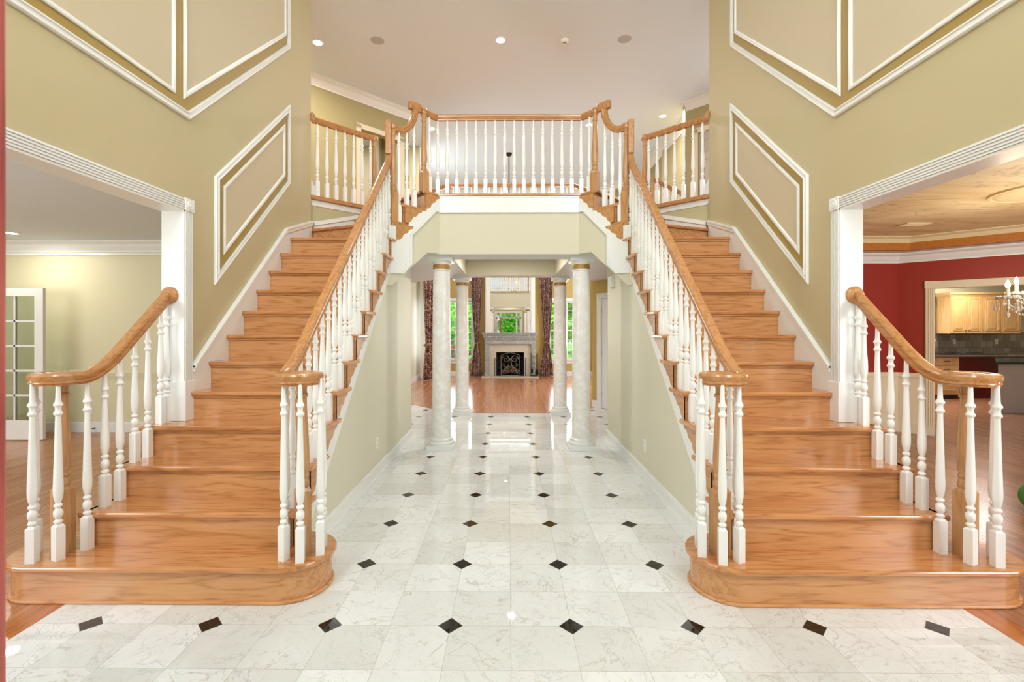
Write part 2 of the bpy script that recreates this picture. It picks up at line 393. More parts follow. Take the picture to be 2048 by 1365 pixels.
M['steel'] = plain('satin_nickel', (170, 168, 160), 0.3, 0.9)
M['speaker'] = plain('ceiling_speaker_grille', (186, 184, 183), 0.8)
M['plate'] = plain('white_plastic_plate', (236, 236, 228), 0.4)
M['socket'] = plain('socket_slot_grey', (120, 118, 112), 0.6)
M['curtain'] = curtain_mat()
M['tie'] = plain('taupe_rope_tassel', (150, 118, 92), 0.7)
M['door_red'] = wood('red_brown_front_door', (206, 112, 108), (190, 94, 92), (160, 70, 72), 2, 0.35)
M['faux'] = None
M['maple'] = wood('honey_maple_cabinet', (214, 170, 112), (205, 158, 100), (190, 142, 84), 2, 0.3)
M['granite'] = marble('speckled_brown_granite', (158, 140, 116), (70, 58, 48), 30, 0.2, 0.12, 0.8)
M['darkgreen'] = plain('dark_green_granite', (28, 46, 44), 0.1)
M['applwhite'] = plain('light_grey_panel', (196, 188, 178), 0.4)
M['cooktop'] = plain('black_glass_cooktop', (14, 16, 26), 0.08)
M['fan'] = plain('dark_bronze_fan', (44, 26, 22), 0.4, 0.4)
M['tree'] = leafy('sunlit_foliage', (30, 90, 16), (90, 175, 44), (180, 230, 96))
M['lawn'] = leafy('sunlit_lawn', (60, 130, 30), (110, 190, 60), (150, 220, 90))
M['bark'] = plain('tree_bark', (90, 70, 50), 0.9)
M['flower'] = plain('pink_blossom', (226, 90, 130), 0.6)
M['ball'] = plain('green_ball_rubber', (84, 178, 104), 0.5)
M['darkroom'] = plain('dark_furniture_wood', (40, 26, 24), 0.4)
def faux_mat():
    m, N, L, b = newmat('faux_marble_ceiling')
    tc = N.new('ShaderNodeTexCoord'); mp = N.new('ShaderNodeMapping'); mp.inputs['Scale'].default_value = (0.8, 2.6, 1); mp.inputs['Rotation'].default_value = (0, 0, 0.5)
    L.new(tc.outputs['Object'], mp.inputs['Vector'])
    n = N.new('ShaderNodeTexNoise'); n.inputs['Scale'].default_value = 0.9; n.inputs['Detail'].default_value = 6; n.inputs['Distortion'].default_value = 1.2
    L.new(mp.outputs[0], n.inputs['Vector']); cr = N.new('ShaderNodeValToRGB'); e = cr.color_ramp.elements
    e[0].position = .32; e[0].color = s2l((214, 190, 144)); e[1].position = .62; e[1].color = s2l((238, 224, 184)); L.new(n.outputs['Fac'], cr.inputs[0])
    v = vein_nodes(N, L, mp.outputs[0], 0.8, 0.02, 2.0, 1.5)
    ml = N.new('ShaderNodeMath'); ml.operation = 'MULTIPLY'; ml.inputs[1].default_value = .5; L.new(v, ml.inputs[0])
    c = N.new('ShaderNodeMix'); c.data_type = 'RGBA'; L.new(ml.outputs[0], c.inputs[0]); L.new(cr.outputs[0], c.inputs[6]); c.inputs[7].default_value = s2l((150, 120, 66))
    L.new(c.outputs[2], b.inputs['Base Color']); b.inputs['Roughness'].default_value = .45; return m
M['faux'] = faux_mat()
M['goldleaf'] = plain('orange_gold_cornice_paint', (176, 108, 34), 0.45, var=0.35, vscale=40)
M['traymould'] = plain('beige_cornice_paint', (222, 204, 164), 0.45)
def splash_mat():
    m, N, L, b = newmat('slate_tile_backsplash')
    tc = N.new('ShaderNodeTexCoord'); mp = N.new('ShaderNodeMapping'); mp.inputs['Rotation'].default_value = (PI / 2, 0, 0); L.new(tc.outputs['Object'], mp.inputs['Vector'])
    br = N.new('ShaderNodeTexBrick'); br.inputs['Scale'].default_value = 1; br.inputs['Brick Width'].default_value = .15; br.inputs['Row Height'].default_value = .15
    br.inputs['Mortar Size'].default_value = .004; br.offset = 0.5
    br.inputs['Color1'].default_value = s2l((176, 166, 152)); br.inputs['Color2'].default_value = s2l((138, 120, 100)); br.inputs['Mortar'].default_value = s2l((90, 80, 70))
    L.new(mp.outputs[0], br.inputs['Vector']); L.new(br.outputs['Color'], b.inputs['Base Color']); b.inputs['Roughness'].default_value = .4
    return m
M['splash'] = splash_mat()

# ------------------------------------------------------------------ dimensions
R_ = 0.2065            # riser
T_ = 0.2275            # run
Y1 = 0.145             # nosing of the first step
F = 15 * R_            # upper floor
ZC = 5.75              # upper ceiling
SOF = 2.385            # soffit under the bridge
WX = 2.375             # foyer side walls
BX = 1.300             # face of the open string
RX = 1.325             # inner rail / balusters
OX = 2.475             # outer rail / balusters
def Yn(n): return Y1 + T_ * (n - 1)
def nz(y): return (1 + (y - Y1) / T_) * R_
LR_C = 2.74

# ------------------------------------------------------------------ floors, ceilings
struct(MB().plan([(-2.42, -3.0), (2.42, -3.0), (2.42, 4.4), (2.62, 4.4), (2.62, 7.3), (1.86, 6.69), (1.0, 5.82), (-1.0, 5.82), (-1.86, 6.69), (-2.62, 7.45), (-2.62, 4.4), (-2.42, 4.4)], -0.05, 0.0).build('floor_marble', M['tile']))
struct(MB().plan([(-8.5, -3.0), (-2.56, -3.0), (-2.56, 4.4), (-8.5, 4.4)], -0.05, -0.001).build('floor_living', M['floor_lr']))
struct(MB().plan([(2.56, -3.0), (12.5, -3.0), (12.5, 8.4), (2.63, 8.4), (2.63, 4.4), (2.56, 4.4)], -0.06, -0.001).build('floor_dining', M['floor_dr']))
struct(MB().plan([(-2.7, 7.53), (-1.9, 6.74), (-1.02, 5.87), (1.02, 5.87), (1.9, 6.74), (2.66, 7.4), (3.7, 8.45), (3.7, 12.3), (-2.7, 12.3)], -0.05, 0.0).build('floor_great', M['floor_gr']))
b = MB()
for sg in (-1, 1):
    b.box(min(sg * 2.42, sg * 2.56), max(sg * 2.42, sg * 2.56), -3.0, 4.4, -0.05, 0.001)
b.seg((-2.62, 7.45), (-1.0, 5.82), 0.055, -0.05, 0.003, 1); b.seg((-1.0, 5.82), (1.0, 5.82), 0.055, -0.05, 0.003, 1); b.seg((1.0, 5.82), (2.62, 7.3), 0.055, -0.05, 0.003, 1)
struct(b.build('trim_1_floor_border', M['border']))
struct(MB().box(-7.5, 7.0, -3.0, 12.5, ZC, ZC + 0.1).build('ceiling_upper', M['ceil']))
struct(MB().box(-8.5, -2.51, -3.0, 4.3, LR_C, LR_C + 0.04).build('ceiling_living', M['ceil']))

# ------------------------------------------------------------------ foyer side walls
def foyer_wall(sg, name):
    b = MB()
    def bx(x0, x1, *a): b.box(min(sg * x0, sg * x1), max(sg * x0, sg * x1), *a)
    bx(WX, 2.51, 1.01, 3.2, 0, 2.36); bx(WX, 2.51, -2.83, 3.2, 2.36, ZC); bx(WX, 2.51, -2.83, -1.6, 0, 2.36)
    return struct(b.build(name, M['olive']))
foyer_wall(-1, 'wall_left'); foyer_wall(1, 'wall_right')
# dark-gold / beige panel moulding on both walls
def offset_poly(P, d):
    n = len(P); A = sum(P[i][0] * P[(i + 1) % n][1] - P[(i + 1) % n][0] * P[i][1] for i in range(n))
    s = 1 if A > 0 else -1; out = []
    for i in range(n):
        p0, p1, p2 = Vector(P[i - 1]), Vector(P[i]), Vector(P[(i + 1) % n])
        d1 = (p1 - p0).normalized(); d2 = (p2 - p1).normalized()
        n1 = Vector((-d1.y, d1.x)) * s; n2 = Vector((-d2.y, d2.x)) * s
        bis = (n1 + n2).normalized(); k = d / max(0.2, bis.dot(n1)); q = p1 + bis * k; out.append((q.x, q.y))
    return out
def mould(b, P, prof, m):
    """mitred moulding following polygon P; prof = [(inset, height)]"""
    n = len(P); rings = [offset_poly(P, a) for a, h in prof]; base = len(b.v)
    vs = []; fs = []
    for rg, (a, h) in zip(rings, prof): vs += [m(u, v, h) for u, v in rg]
    for k in range(len(prof) - 1):
        for i in range(n):
            j = (i + 1) % n; fs.append((k * n + i, k * n + j, (k + 1) * n + j, (k + 1) * n + i))
    b.add(vs, fs)
PW = [(0, 0), (0, .012), (.008, .02), (.018, .02), (.024, .014), (.036, .014), (.042, .022), (.05, .022), (.05, 0)]
PN = [(0, 0), (0, .012), (.008, .016), (.026, .016), (.034, .009), (.038, 0)]
PB = [(a * 1.0, h * 1.1) for a, h in PW]; PW = [(a * .86, h) for a, h in PW]; PN = [(a * .9, h) for a, h in PN]
def wall_panels(sg, side):
    m = lambda u, v, h: (sg * (WX - h), u, v)
    A = [(1.367, 1.85), (2.65, 3.06), (2.65, 3.91), (1.367, 2.72)]
    Bp = [(-2.3, 3.037), (1.066, 3.037), (2.645, 4.51), (2.645, 5.6), (-2.3, 5.6)]
    B1 = [(-2.19, 3.16), (0.925, 3.16), (0.925, 5.49), (-2.19, 5.49)]
    B2 = [(1.008, 3.165), (2.565, 4.605), (2.565, 5.49), (1.008, 5.49)]
    idx = {'left': 2, 'right': 4}[side]
    r1 = MB(); mould(r1, A, PW, m); mould(r1, offset_poly(A, .11), PN, m)
    o1 = struct(r1.build('trim_%d_stair_panel_moulding' % idx, M['white'], loc=(sg * WX, 2.0, 2.9)))
    MB().prism(offset_poly(A, .045), 0, .003, m).build('gold_band', M['gold'], o1)
    MB().prism(offset_poly(A, .14), 0, .005, m).build('beige_field', M['beige'], o1)
    r2 = MB(); mould(r2, Bp, PB, m); mould(r2, B1, PN, m); mould(r2, B2, PN, m)
    o2 = struct(r2.build('trim_%d_upper_panel_moulding' % (idx + 1), M['white'], loc=(sg * WX, 1.0, 4.3)))
    MB().prism(offset_poly(Bp, .055), 0, .003, m).build('gold_band', M['gold'], o2)
    for q in (B1, B2): MB().prism(offset_poly(q, .03), 0, .005, m).build('beige_field', M['beige'], o2)
wall_panels(-1, 'left'); wall_panels(1, 'right')
# fluted casing of the wide openings
def opening_casing(sg, idx):
    b = MB(); jy = 1.01; top = 2.36; cw = .085
    def bx(x0, x1, *a): b.box(min(sg * x0, sg * x1), max(sg * x0, sg * x1), *a)
    bx(2.36, 2.525, jy - .008, jy + .004, .826, top); bx(2.36, 2.525, -1.6, jy, top - .012, top + .001)
    # fluted boards on foyer face and far face
    for fx, dr in ((WX, -1), (2.51, 1)):
        bx(fx, fx + dr * .012, jy, jy + cw, .9 if dr < 0 else 0, top); bx(fx, fx + dr * .012, -1.6, jy, top, top + cw)
        for k in range(5):
            a = .004 + k * .0165
            bx(fx + dr * .012, fx + dr * .02, jy + a, jy + a + .009, 1.1 if dr < 0 else 0.1, top)
            bx(fx + dr * .012, fx + dr * .02, -1.6, jy, top + a, top + a + .009)
        bx(fx, fx + dr * .026, jy - .002, jy + cw + .004, top - .002, top + cw + .004)
    o = struct(b.build('trim_%d_fluted_opening_casing' % idx, M['white'], loc=(sg * WX, jy, .83)))
    r = MB()
    r.lathe([(.032, 0), (.032, .004), (.026, .006), (.022, .002), (.014, .002), (.012, .008), (.0, .009)], (0, 0, 0), 20)
    r.v = [(sg * (WX - .026) - sg * z, jy + cw / 2 + x, top + cw / 2 + y) for x, y, z in r.v]
    r.build('rosette', M['white'], o, smooth=True)
    p = MB(); p.box(min(sg * 2.345, sg * 2.52), max(sg * 2.345, sg * 2.52), jy - .014, jy + cw + .012, .826, 1.115)
    p.build('plinth_block', M['white'], o, bevel=.004)
opening_casing(-1, 6); opening_casing(1, 7)

# ------------------------------------------------------------------ staircases
S2 = math.sqrt(.5)
def circle_pts(c, r, a0, a1, n):
    return [(c[0] + r * math.cos(a0 + (a1 - a0) * i / n), c[1] + r * math.sin(a0 + (a1 - a0) * i / n)) for i in range(n + 1)]
def step1_poly(r, front, xi=1.27, xo=2.65, yc=.38):
    # mirrored x>0 coordinates; closed shape with two rounded ends
    P = circle_pts((xo, yc), r, -PI / 2, PI / 2, 14)
    P += [(2.375, yc + r)] + [(1.5, yc + r)]
    P += circle_pts((xi, yc), r, PI / 2, 1.5 * PI, 14)
    return P
BR = [(0, 0), (.245, 0), (.245, -.012), (.236, -.030), (.214, -.036), (.192, -.044), (.176, -.060), (.166, -.078), (.150, -.090), (.128, -.096), (.108, -.108), (.094, -.128), (.086, -.148), (.070, -.160), (.052, -.168), (.03, -.1745), (0, -.1745)]
def staircase(sg, side):
    st = thing('staircase', (sg * 1.86, .145, 0), 'curved-top oak staircase rising along the %s wall, beside the %s' % ((side, 'living room opening') if side == 'left' else (side, 'red dining room')), 'staircase')
    X = lambda p: [(sg * x, y) for x, y in p]
    th = .032; ov = .028
    def tread(poly, z): 
        return MB().plan(X(poly), z - th, z).build('tread', M['tread'], st, bevel=.009)
    # step 1
    tread(step1_poly(.235, 0), R_)
    MB().plan(X(step1_poly(.207, 0)), 0, R_ - th).build('riser', M['riser'], st, smooth=True, auto=30)
    sh = MB().plan(X(step1_poly(.222, 0)), 0, .018).build('base_shoe', M['riser'], st, bevel=.006)
    for n in range(2, 13):
        y0 = Yn(n); y1 = Yn(n + 1) + ov + .01
        xo = 2.555 if n <= 4 else WX
        if n == 12: poly = [(1.262, y0), (WX, y0), (WX, 3.25), (1.31, 2.80), (1.225, 2.80), (1.262, 2.73)]
        elif n == 4: poly = [(1.262, y0), (xo, y0), (xo, 1.0), (WX, 1.0), (WX, y1), (1.29, y1), (1.29, y1 + .045), (1.262, y1 + .045)]
        else: poly = [(1.262, y0), (xo, y0), (xo, y1), (1.29, y1), (1.29, y1 + .045), (1.262, y1 + .045)]
        tread(poly, n * R_)
        xr = 2.53 if n <= 4 else WX
        b = MB(); b.plan(X([(BX - .012, y0 + ov), (xr, y0 + ov), (xr, y0 + ov + .02), (BX - .012, y0 + ov + .02)]), (n - 1) * R_, n * R_ - th)
        # cove under nosing
        b.plan(X([(BX - .012, y0 + ov - .012), (xr, y0 + ov - .012), (xr, y0 + ov), (BX - .012, y0 + ov)]), n * R_ - th - .014, n * R_ - th)
        b.build('riser', M['riser'], st)
    # winder 13, angled 14, landing edge 15
    tread([(1.28, 2.745), (WX, 3.19), (WX, 3.285), (1.97, 3.69), (1.12, 2.925)], 13 * R_)
    tread([(1.20, 2.83), (2.015, 3.645), (1.80, 3.86), (.95, 3.095)], 14 * R_)
    b = MB(); b.plan(X([(1.31, 2.785), (WX, 3.226), (WX, 3.25), (1.31, 2.81)]), 12 * R_, 13 * R_ - th); b.build('riser', M['riser'], st)
    b = MB(); b.plan(X([(1.19, 2.86), (2.0, 3.67), (1.985, 3.685), (1.175, 2.875)]), 13 * R_, 14 * R_ - th); b.build('riser', M['riser'], st)
    b = MB(); b.plan(X([(.985, 3.065), (1.80, 3.88), (1.785, 3.895), (.97, 3.08)]), 14 * R_, 15 * R_ - th); b.build('riser', M['riser'], st)
    # scroll brackets on the open string
    for n in range(2, 13):
        y0 = Yn(n) + ov - .001; z0 = n * R_ - th
        b = MB(); b.prism([(y0 + a * 1.06, z0 + c) for a, c in BR], 0, 1, lambda u, v, w: (sg * (BX - .012 * w), u, v)).build('bracket', M['bracket'], st)
    for k, (x0, y0) in enumerate(((1.265, 2.78), (1.18, 2.865), (.985, 3.06))):
        z0 = (13 + k) * R_ - th
        x0 -= .014; y0 -= .014
        def mm(u, v, w, x0=x0, y0=y0): return (sg * (x0 - u * S2 - .014 * w * S2 + .006), y0 + u * S2 - .014 * w * S2 + .006, v)
        MB().prism([(a * (.92 if k < 2 else .80), z0 + c) for a, c in BR], 0, 1, mm).build('bracket', M['bracket'], st)
    # white open string under the brackets
    lo = lambda y: nz(y) - .43
    P = [(Yn(2) + ov + .15, 0.02), (.60, 0.02)] + [(2.76, lo(2.76))] + [(2.76, 12.4 * R_)]
    for n in range(12, 1, -1):
        P += [(Yn(n) + ov + T_, n * R_ - th), (Yn(n) + ov, n * R_ - th)]
    P = [(.44, 0.02), (2.76, lo(2.76)), (2.76, 12 * R_ - th)]
    for n in range(12, 1, -1):
        P += [(Yn(n) + ov + .004, n * R_ - th), (Yn(n) + ov + .004, (n - 1) * R_)]
    MB().prism(P, 0, 1, lambda u, v, w: (sg * (BX - .003 + .041 * w), u, v)).build('open_string', M['white'], st)
    # outer closing string of steps 2-4 seen from the side room
    P = [(Yn(2) + ov, 0), (1.0, 0), (1.0, 4 * R_ - th), (Yn(4) + ov, 4 * R_ - th), (Yn(4) + ov, 3 * R_), (Yn(3) + ov, 3 * R_), (Yn(3) + ov, 2 * R_), (Yn(2) + ov, 2 * R_)]
    MB().prism(P, 0, 1, lambda u, v, w: (sg * (2.53 - .02 * w), u, v)).build('outer_string', M['riser'], st)
    # skirt boards with cap on wall and knee wall
    b = MB()
    tp = [(1.097, nz(1.097) + .15), (2.55, nz(2.55) + .16), (3.2, 2.775)]
    b.prism([(1.097, nz(1.097) - .25), (3.2, 2.45)] + tp[::-1], 0, 1, lambda u, v, w: (sg * (WX - .012 * w), u, v))
    for (u0, v0), (u1, v1) in zip(tp, tp[1:]):
        b.prism([(u0, v0 - .045), (u1, v1 - .045), (u1, v1), (u0, v0)], 0, 1, lambda u, v, w: (sg * (WX - .03 * w), u, v))
        b.prism([(u0, v0 - .012), (u1, v1 - .012), (u1, v1 + .008), (u0, v0 + .008)], 0, 1, lambda u, v, w: (sg * (WX - .04 * w), u, v))
    # knee wall skirt: plan line from (WX,3.285) to (1.81,3.85)
    L_ = math.hypot(.565, .565)
    def kk(u, v, w): return (sg * (WX - u * S2 - w * S2), 3.285 - .02 + u * S2 - w * S2, v)
    b.prism([(0, 2.4), (L_, 2.6), (L_, 3.02), (0, 2.775)], 0, .012, kk); b.prism([(0, 2.735), (L_, 2.98), (L_, 3.03), (0, 2.785)], 0, .03, kk)
    b.build('skirt_board', M['white'], st)
    return st
staircase(-1, 'left'); staircase(1, 'right')

# passage walls under the stairs
def passage_wall(sg, side):
    b = MB()
    b.prism([(.52, 0), (3.98, 0), (3.98, SOF + .2), (2.77, SOF + .2), (2.77, nz(2.77) - .3), (.60, 0.22)], 0, 1, lambda u, v, w: (sg * (1.338 + .11 * w), u, v))
    struct(b.build('wall_passage_%s' % side, M['sage']))
    b = MB()
    def q(x0, x1, *a): b.box(min(sg * x0, sg * x1), max(sg * x0, sg * x1), *a)
    q(1.322, 1.338, .60, 3.995, 0, .125); q(1.310, 1.338, .60, 4.0, 0, .022); q(1.315, 1.338, .60, 4.0, .098, .112); q(1.325, 1.45, 3.98, 3.998, 0, .125)
    struct(b.build('baseboard_passage_%s' % side, M['white']))
passage_wall(-1, 'left'); passage_wall(1, 'right')

# ------------------------------------------------------------------ bridge and upper floor
def diag_face(sg, idx):
    # angled face from the bridge corner to the passage wall: line y = 4.045 - X - small
    def m(u, v, w): return (sg * (u + w * S2), 4.03 - u + w * S2, v)
    P = [(.83, 3.06), (.83, SOF), (.955, SOF), (1.29, 1.97), (1.33, 1.97), (1.33, 2.62), (1.14, 2.64), (1.14, 2.84), (.97, 2.86), (.97, 3.06)]
    b = MB(); b.prism(P, 0.0, 1.05, m); struct(b.build('wall_angled_%s' % ('left' if sg < 0 else 'right'), M['cream']))
    P = [(.825, 3.06), (.825, 2.885), (.885, 2.885), (1.125, 2.55), (1.125, 2.225), (1.20, 2.115), (1.325, 2.11), (1.325, 2.62), (1.14, 2.64), (1.14, 2.84), (.97, 2.86), (.97, 3.06)]
    b = MB(); b.prism(P, -.014, 0.0, m)
    E = [(.825, 2.885), (.885, 2.885), (1.125, 2.55), (1.125, 2.225), (1.20, 2.115), (1.325, 2.11)]
    for (u0, v0), (u1, v1) in zip(E, E[1:]):
        d = Vector((u1 - u0, v1 - v0)).normalized(); nn = Vector((-d.y, d.x)) * .011
        b.prism([(u0 - nn.x, v0 - nn.y), (u1 - nn.x, v1 - nn.y), (u1 + nn.x, v1 + nn.y), (u0 + nn.x, v0 + nn.y)], -.028, 0.0, m)
    struct(b.build('trim_%d_angled_string' % idx, M['white']))
diag_face(-1, 8); diag_face(1, 9)
def sym(half):  # mirror a half polygon (x>=0, first and last on x = axis)
    return half + [(-x, y) for x, y in half[::-1]]
# dropped soffit box with octagonal recess
def ring_plan(b, outer, inner, z0, z1):
    """prism with a rectangular hole: split in four quads"""
    pass
b = MB()
hx0, hx1, hy0, hy1 = -.71, .77, 3.63, 5.48
low = [(.85, 3.2), (.985, 3.09), (1.9, 4.0), (2.62, 4.42), (2.62, 7.3), (1.86, 6.66), (1.02, 5.83)]
b.plan([(-.85, 3.2), (.85, 3.2), (.985, 3.10), (.985, hy0), (-.985, hy0), (-.985, 3.10)], SOF, 3.06)
b.plan([(-.985, hy1), (.985, hy1), (1.02, 5.83), (-1.02, 5.83)], SOF, 3.06)
b.plan([(-.985, hy0), (hx0, hy0), (hx0, hy1), (-.985, hy1)], SOF, 3.06)
b.plan([(hx1, hy0), (.985, hy0), (.985, hy1), (hx1, hy1)], SOF, 3.06)
b.plan([(hx0, hy0), (hx1, hy0), (hx1, hy1), (hx0, hy1)], 2.68, 3.06)
for sg in (-1, 1):
    b.plan([(sg * .985, 3.13), (sg * 1.70, 3.85), (sg * 2.62, 4.42), (sg * 2.62, 7.3), (sg * 1.86, 6.66), (sg * 1.02, 5.83), (sg * .985, 5.48)], SOF, 3.06)
br_o = struct(b.build('wall_bridge', M['cream']))
# painted soffit skin
b = MB(); zs = SOF - .004
b.plan([(-.85, 3.203), (.85, 3.203), (.985, 3.10), (.985, hy0), (-.985, hy0), (-.985, 3.10)], zs, SOF)
b.plan([(-.985, hy1), (.985, hy1), (1.02, 5.82), (-1.02, 5.82)], zs, SOF)
b.plan([(-.985, hy0), (hx0, hy0), (hx0, hy1), (-.985, hy1)], zs, SOF); b.plan([(hx1, hy0), (.985, hy0), (.985, hy1), (hx1, hy1)], zs, SOF)
for sg in (-1, 1):
    b.plan([(sg * .985, 3.13), (sg * 1.70, 3.85), (sg * 2.62, 4.42), (sg * 2.62, 7.3), (sg * 1.86, 6.65), (sg * 1.02, 5.82), (sg * .985, 5.48)], zs, SOF)
    # sloped underside of the angled flight
    def m(u, v, w, sg=sg): return (sg * (u + w * S2), 4.03 - u + w * S2, v)
    b.prism([(.955, SOF), (1.29, 1.97), (1.33, 1.97), (1.33, 1.966), (1.287, 1.966), (.95, SOF - .004)], .012, 1.05, m)
b.plan([(hx0, hy0), (hx1, hy0), (hx1, hy1), (hx0, hy1)], 2.676, 2.68)
struct(b.build('ceiling_bridge_soffit', M['soffit']))
# upper floor (oak boards) and its nosing
def upper_floor():
    b = MB()
    b.plan([(-.85, 3.2), (.85, 3.2), (1.0, 3.05), (1.80, 3.86), (1.80, 6.6), (1.06, 5.87), (-1.06, 5.87), (-1.80, 6.6), (-1.80, 3.86), (-1.0, 3.05)], 3.065, F)
    for sg in (-1, 1):
        b.plan([(sg * 1.80, 3.86), (sg * 2.38, 3.285), (sg * 5.2, 3.285), (sg * 5.2, 6.9), (sg * 3.4, 6.9), (sg * 1.98, 6.8), (sg * 1.80, 6.6)], 3.065, F)
    return struct(b.build('floor_upper', M['rail_x']))
upper_floor()
b = MB()
for sg in (-1, 1):
    b.plan([(sg * 2.62, 4.3), (sg * 5.2, 3.29), (sg * 5.2, 6.9), (sg * 2.62, 6.9)], 2.76, 3.062)
    b.plan([(sg * 2.46, 3.33), (sg * 5.2, 3.33), (sg * 2.62, 4.3), (sg * 1.87, 3.92)], 2.80, 3.062)
struct(b.build('floor_upper_structure', M['ceil']))
# fascia of the bridge, moulding, floor nosing
b = MB(); b.box(-.85, .85, 3.186, 3.2, 2.885, 3.065); b.box(-.85, .85, 3.172, 3.2, 2.872, 2.896); b.box(-.85, .85, 3.178, 3.2, 3.05, 3.068)
struct(b.build('trim_10_bridge_fascia', M['white']))
b = MB(); b.plan([(-.85, 3.165), (.85, 3.165), (.87, 3.23), (-.87, 3.23)], F - .03, F + .002)
for sg in (-1, 1):
    b.plan([(sg * .85, 3.165), (sg * 1.0, 3.02), (sg * 1.06, 3.08), (sg * .87, 3.23)], F - .03, F + .002)
    b.plan([(sg * 1.0, 3.02), (sg * 1.81, 3.83), (sg * 1.78, 3.87), (sg * 1.0, 3.09)], F - .03, F + .002)
struct(b.build('trim_11_bridge_floor_nosing', M['rail_x'])).modifiers.new('b', 'BEVEL').width = .006
# knee walls beneath the hall rails
def knee(sg, idx):
    b = MB(); b.plan([(sg * 1.80, 3.86), (sg * 2.40, 3.26), (sg * 2.50, 3.36), (sg * 1.90, 3.96)], 2.3, 3.06)
    struct(b.build('wall_hall_knee_%s' % ('left' if sg < 0 else 'right'), M['olive']))
    b = MB(); b.seg((sg * 1.80, 3.86), (sg * 2.40, 3.26), .02, 2.985, 3.055, 0)
    b.seg((sg * 1.80, 3.845), (sg * 2.40, 3.245), .012, 3.03, 3.055, 0)
    o = struct(b.build('trim_%d_hall_edge_moulding' % idx, M['white']))
    b = MB(); b.seg((sg * 1.78, 3.855), (sg * 2.40, 3.235), .08, 3.055, F + .004, 0); b.build('oak_cap', M['rail_x'], o, bevel=.005)
knee(-1, 12); knee(1, 13)

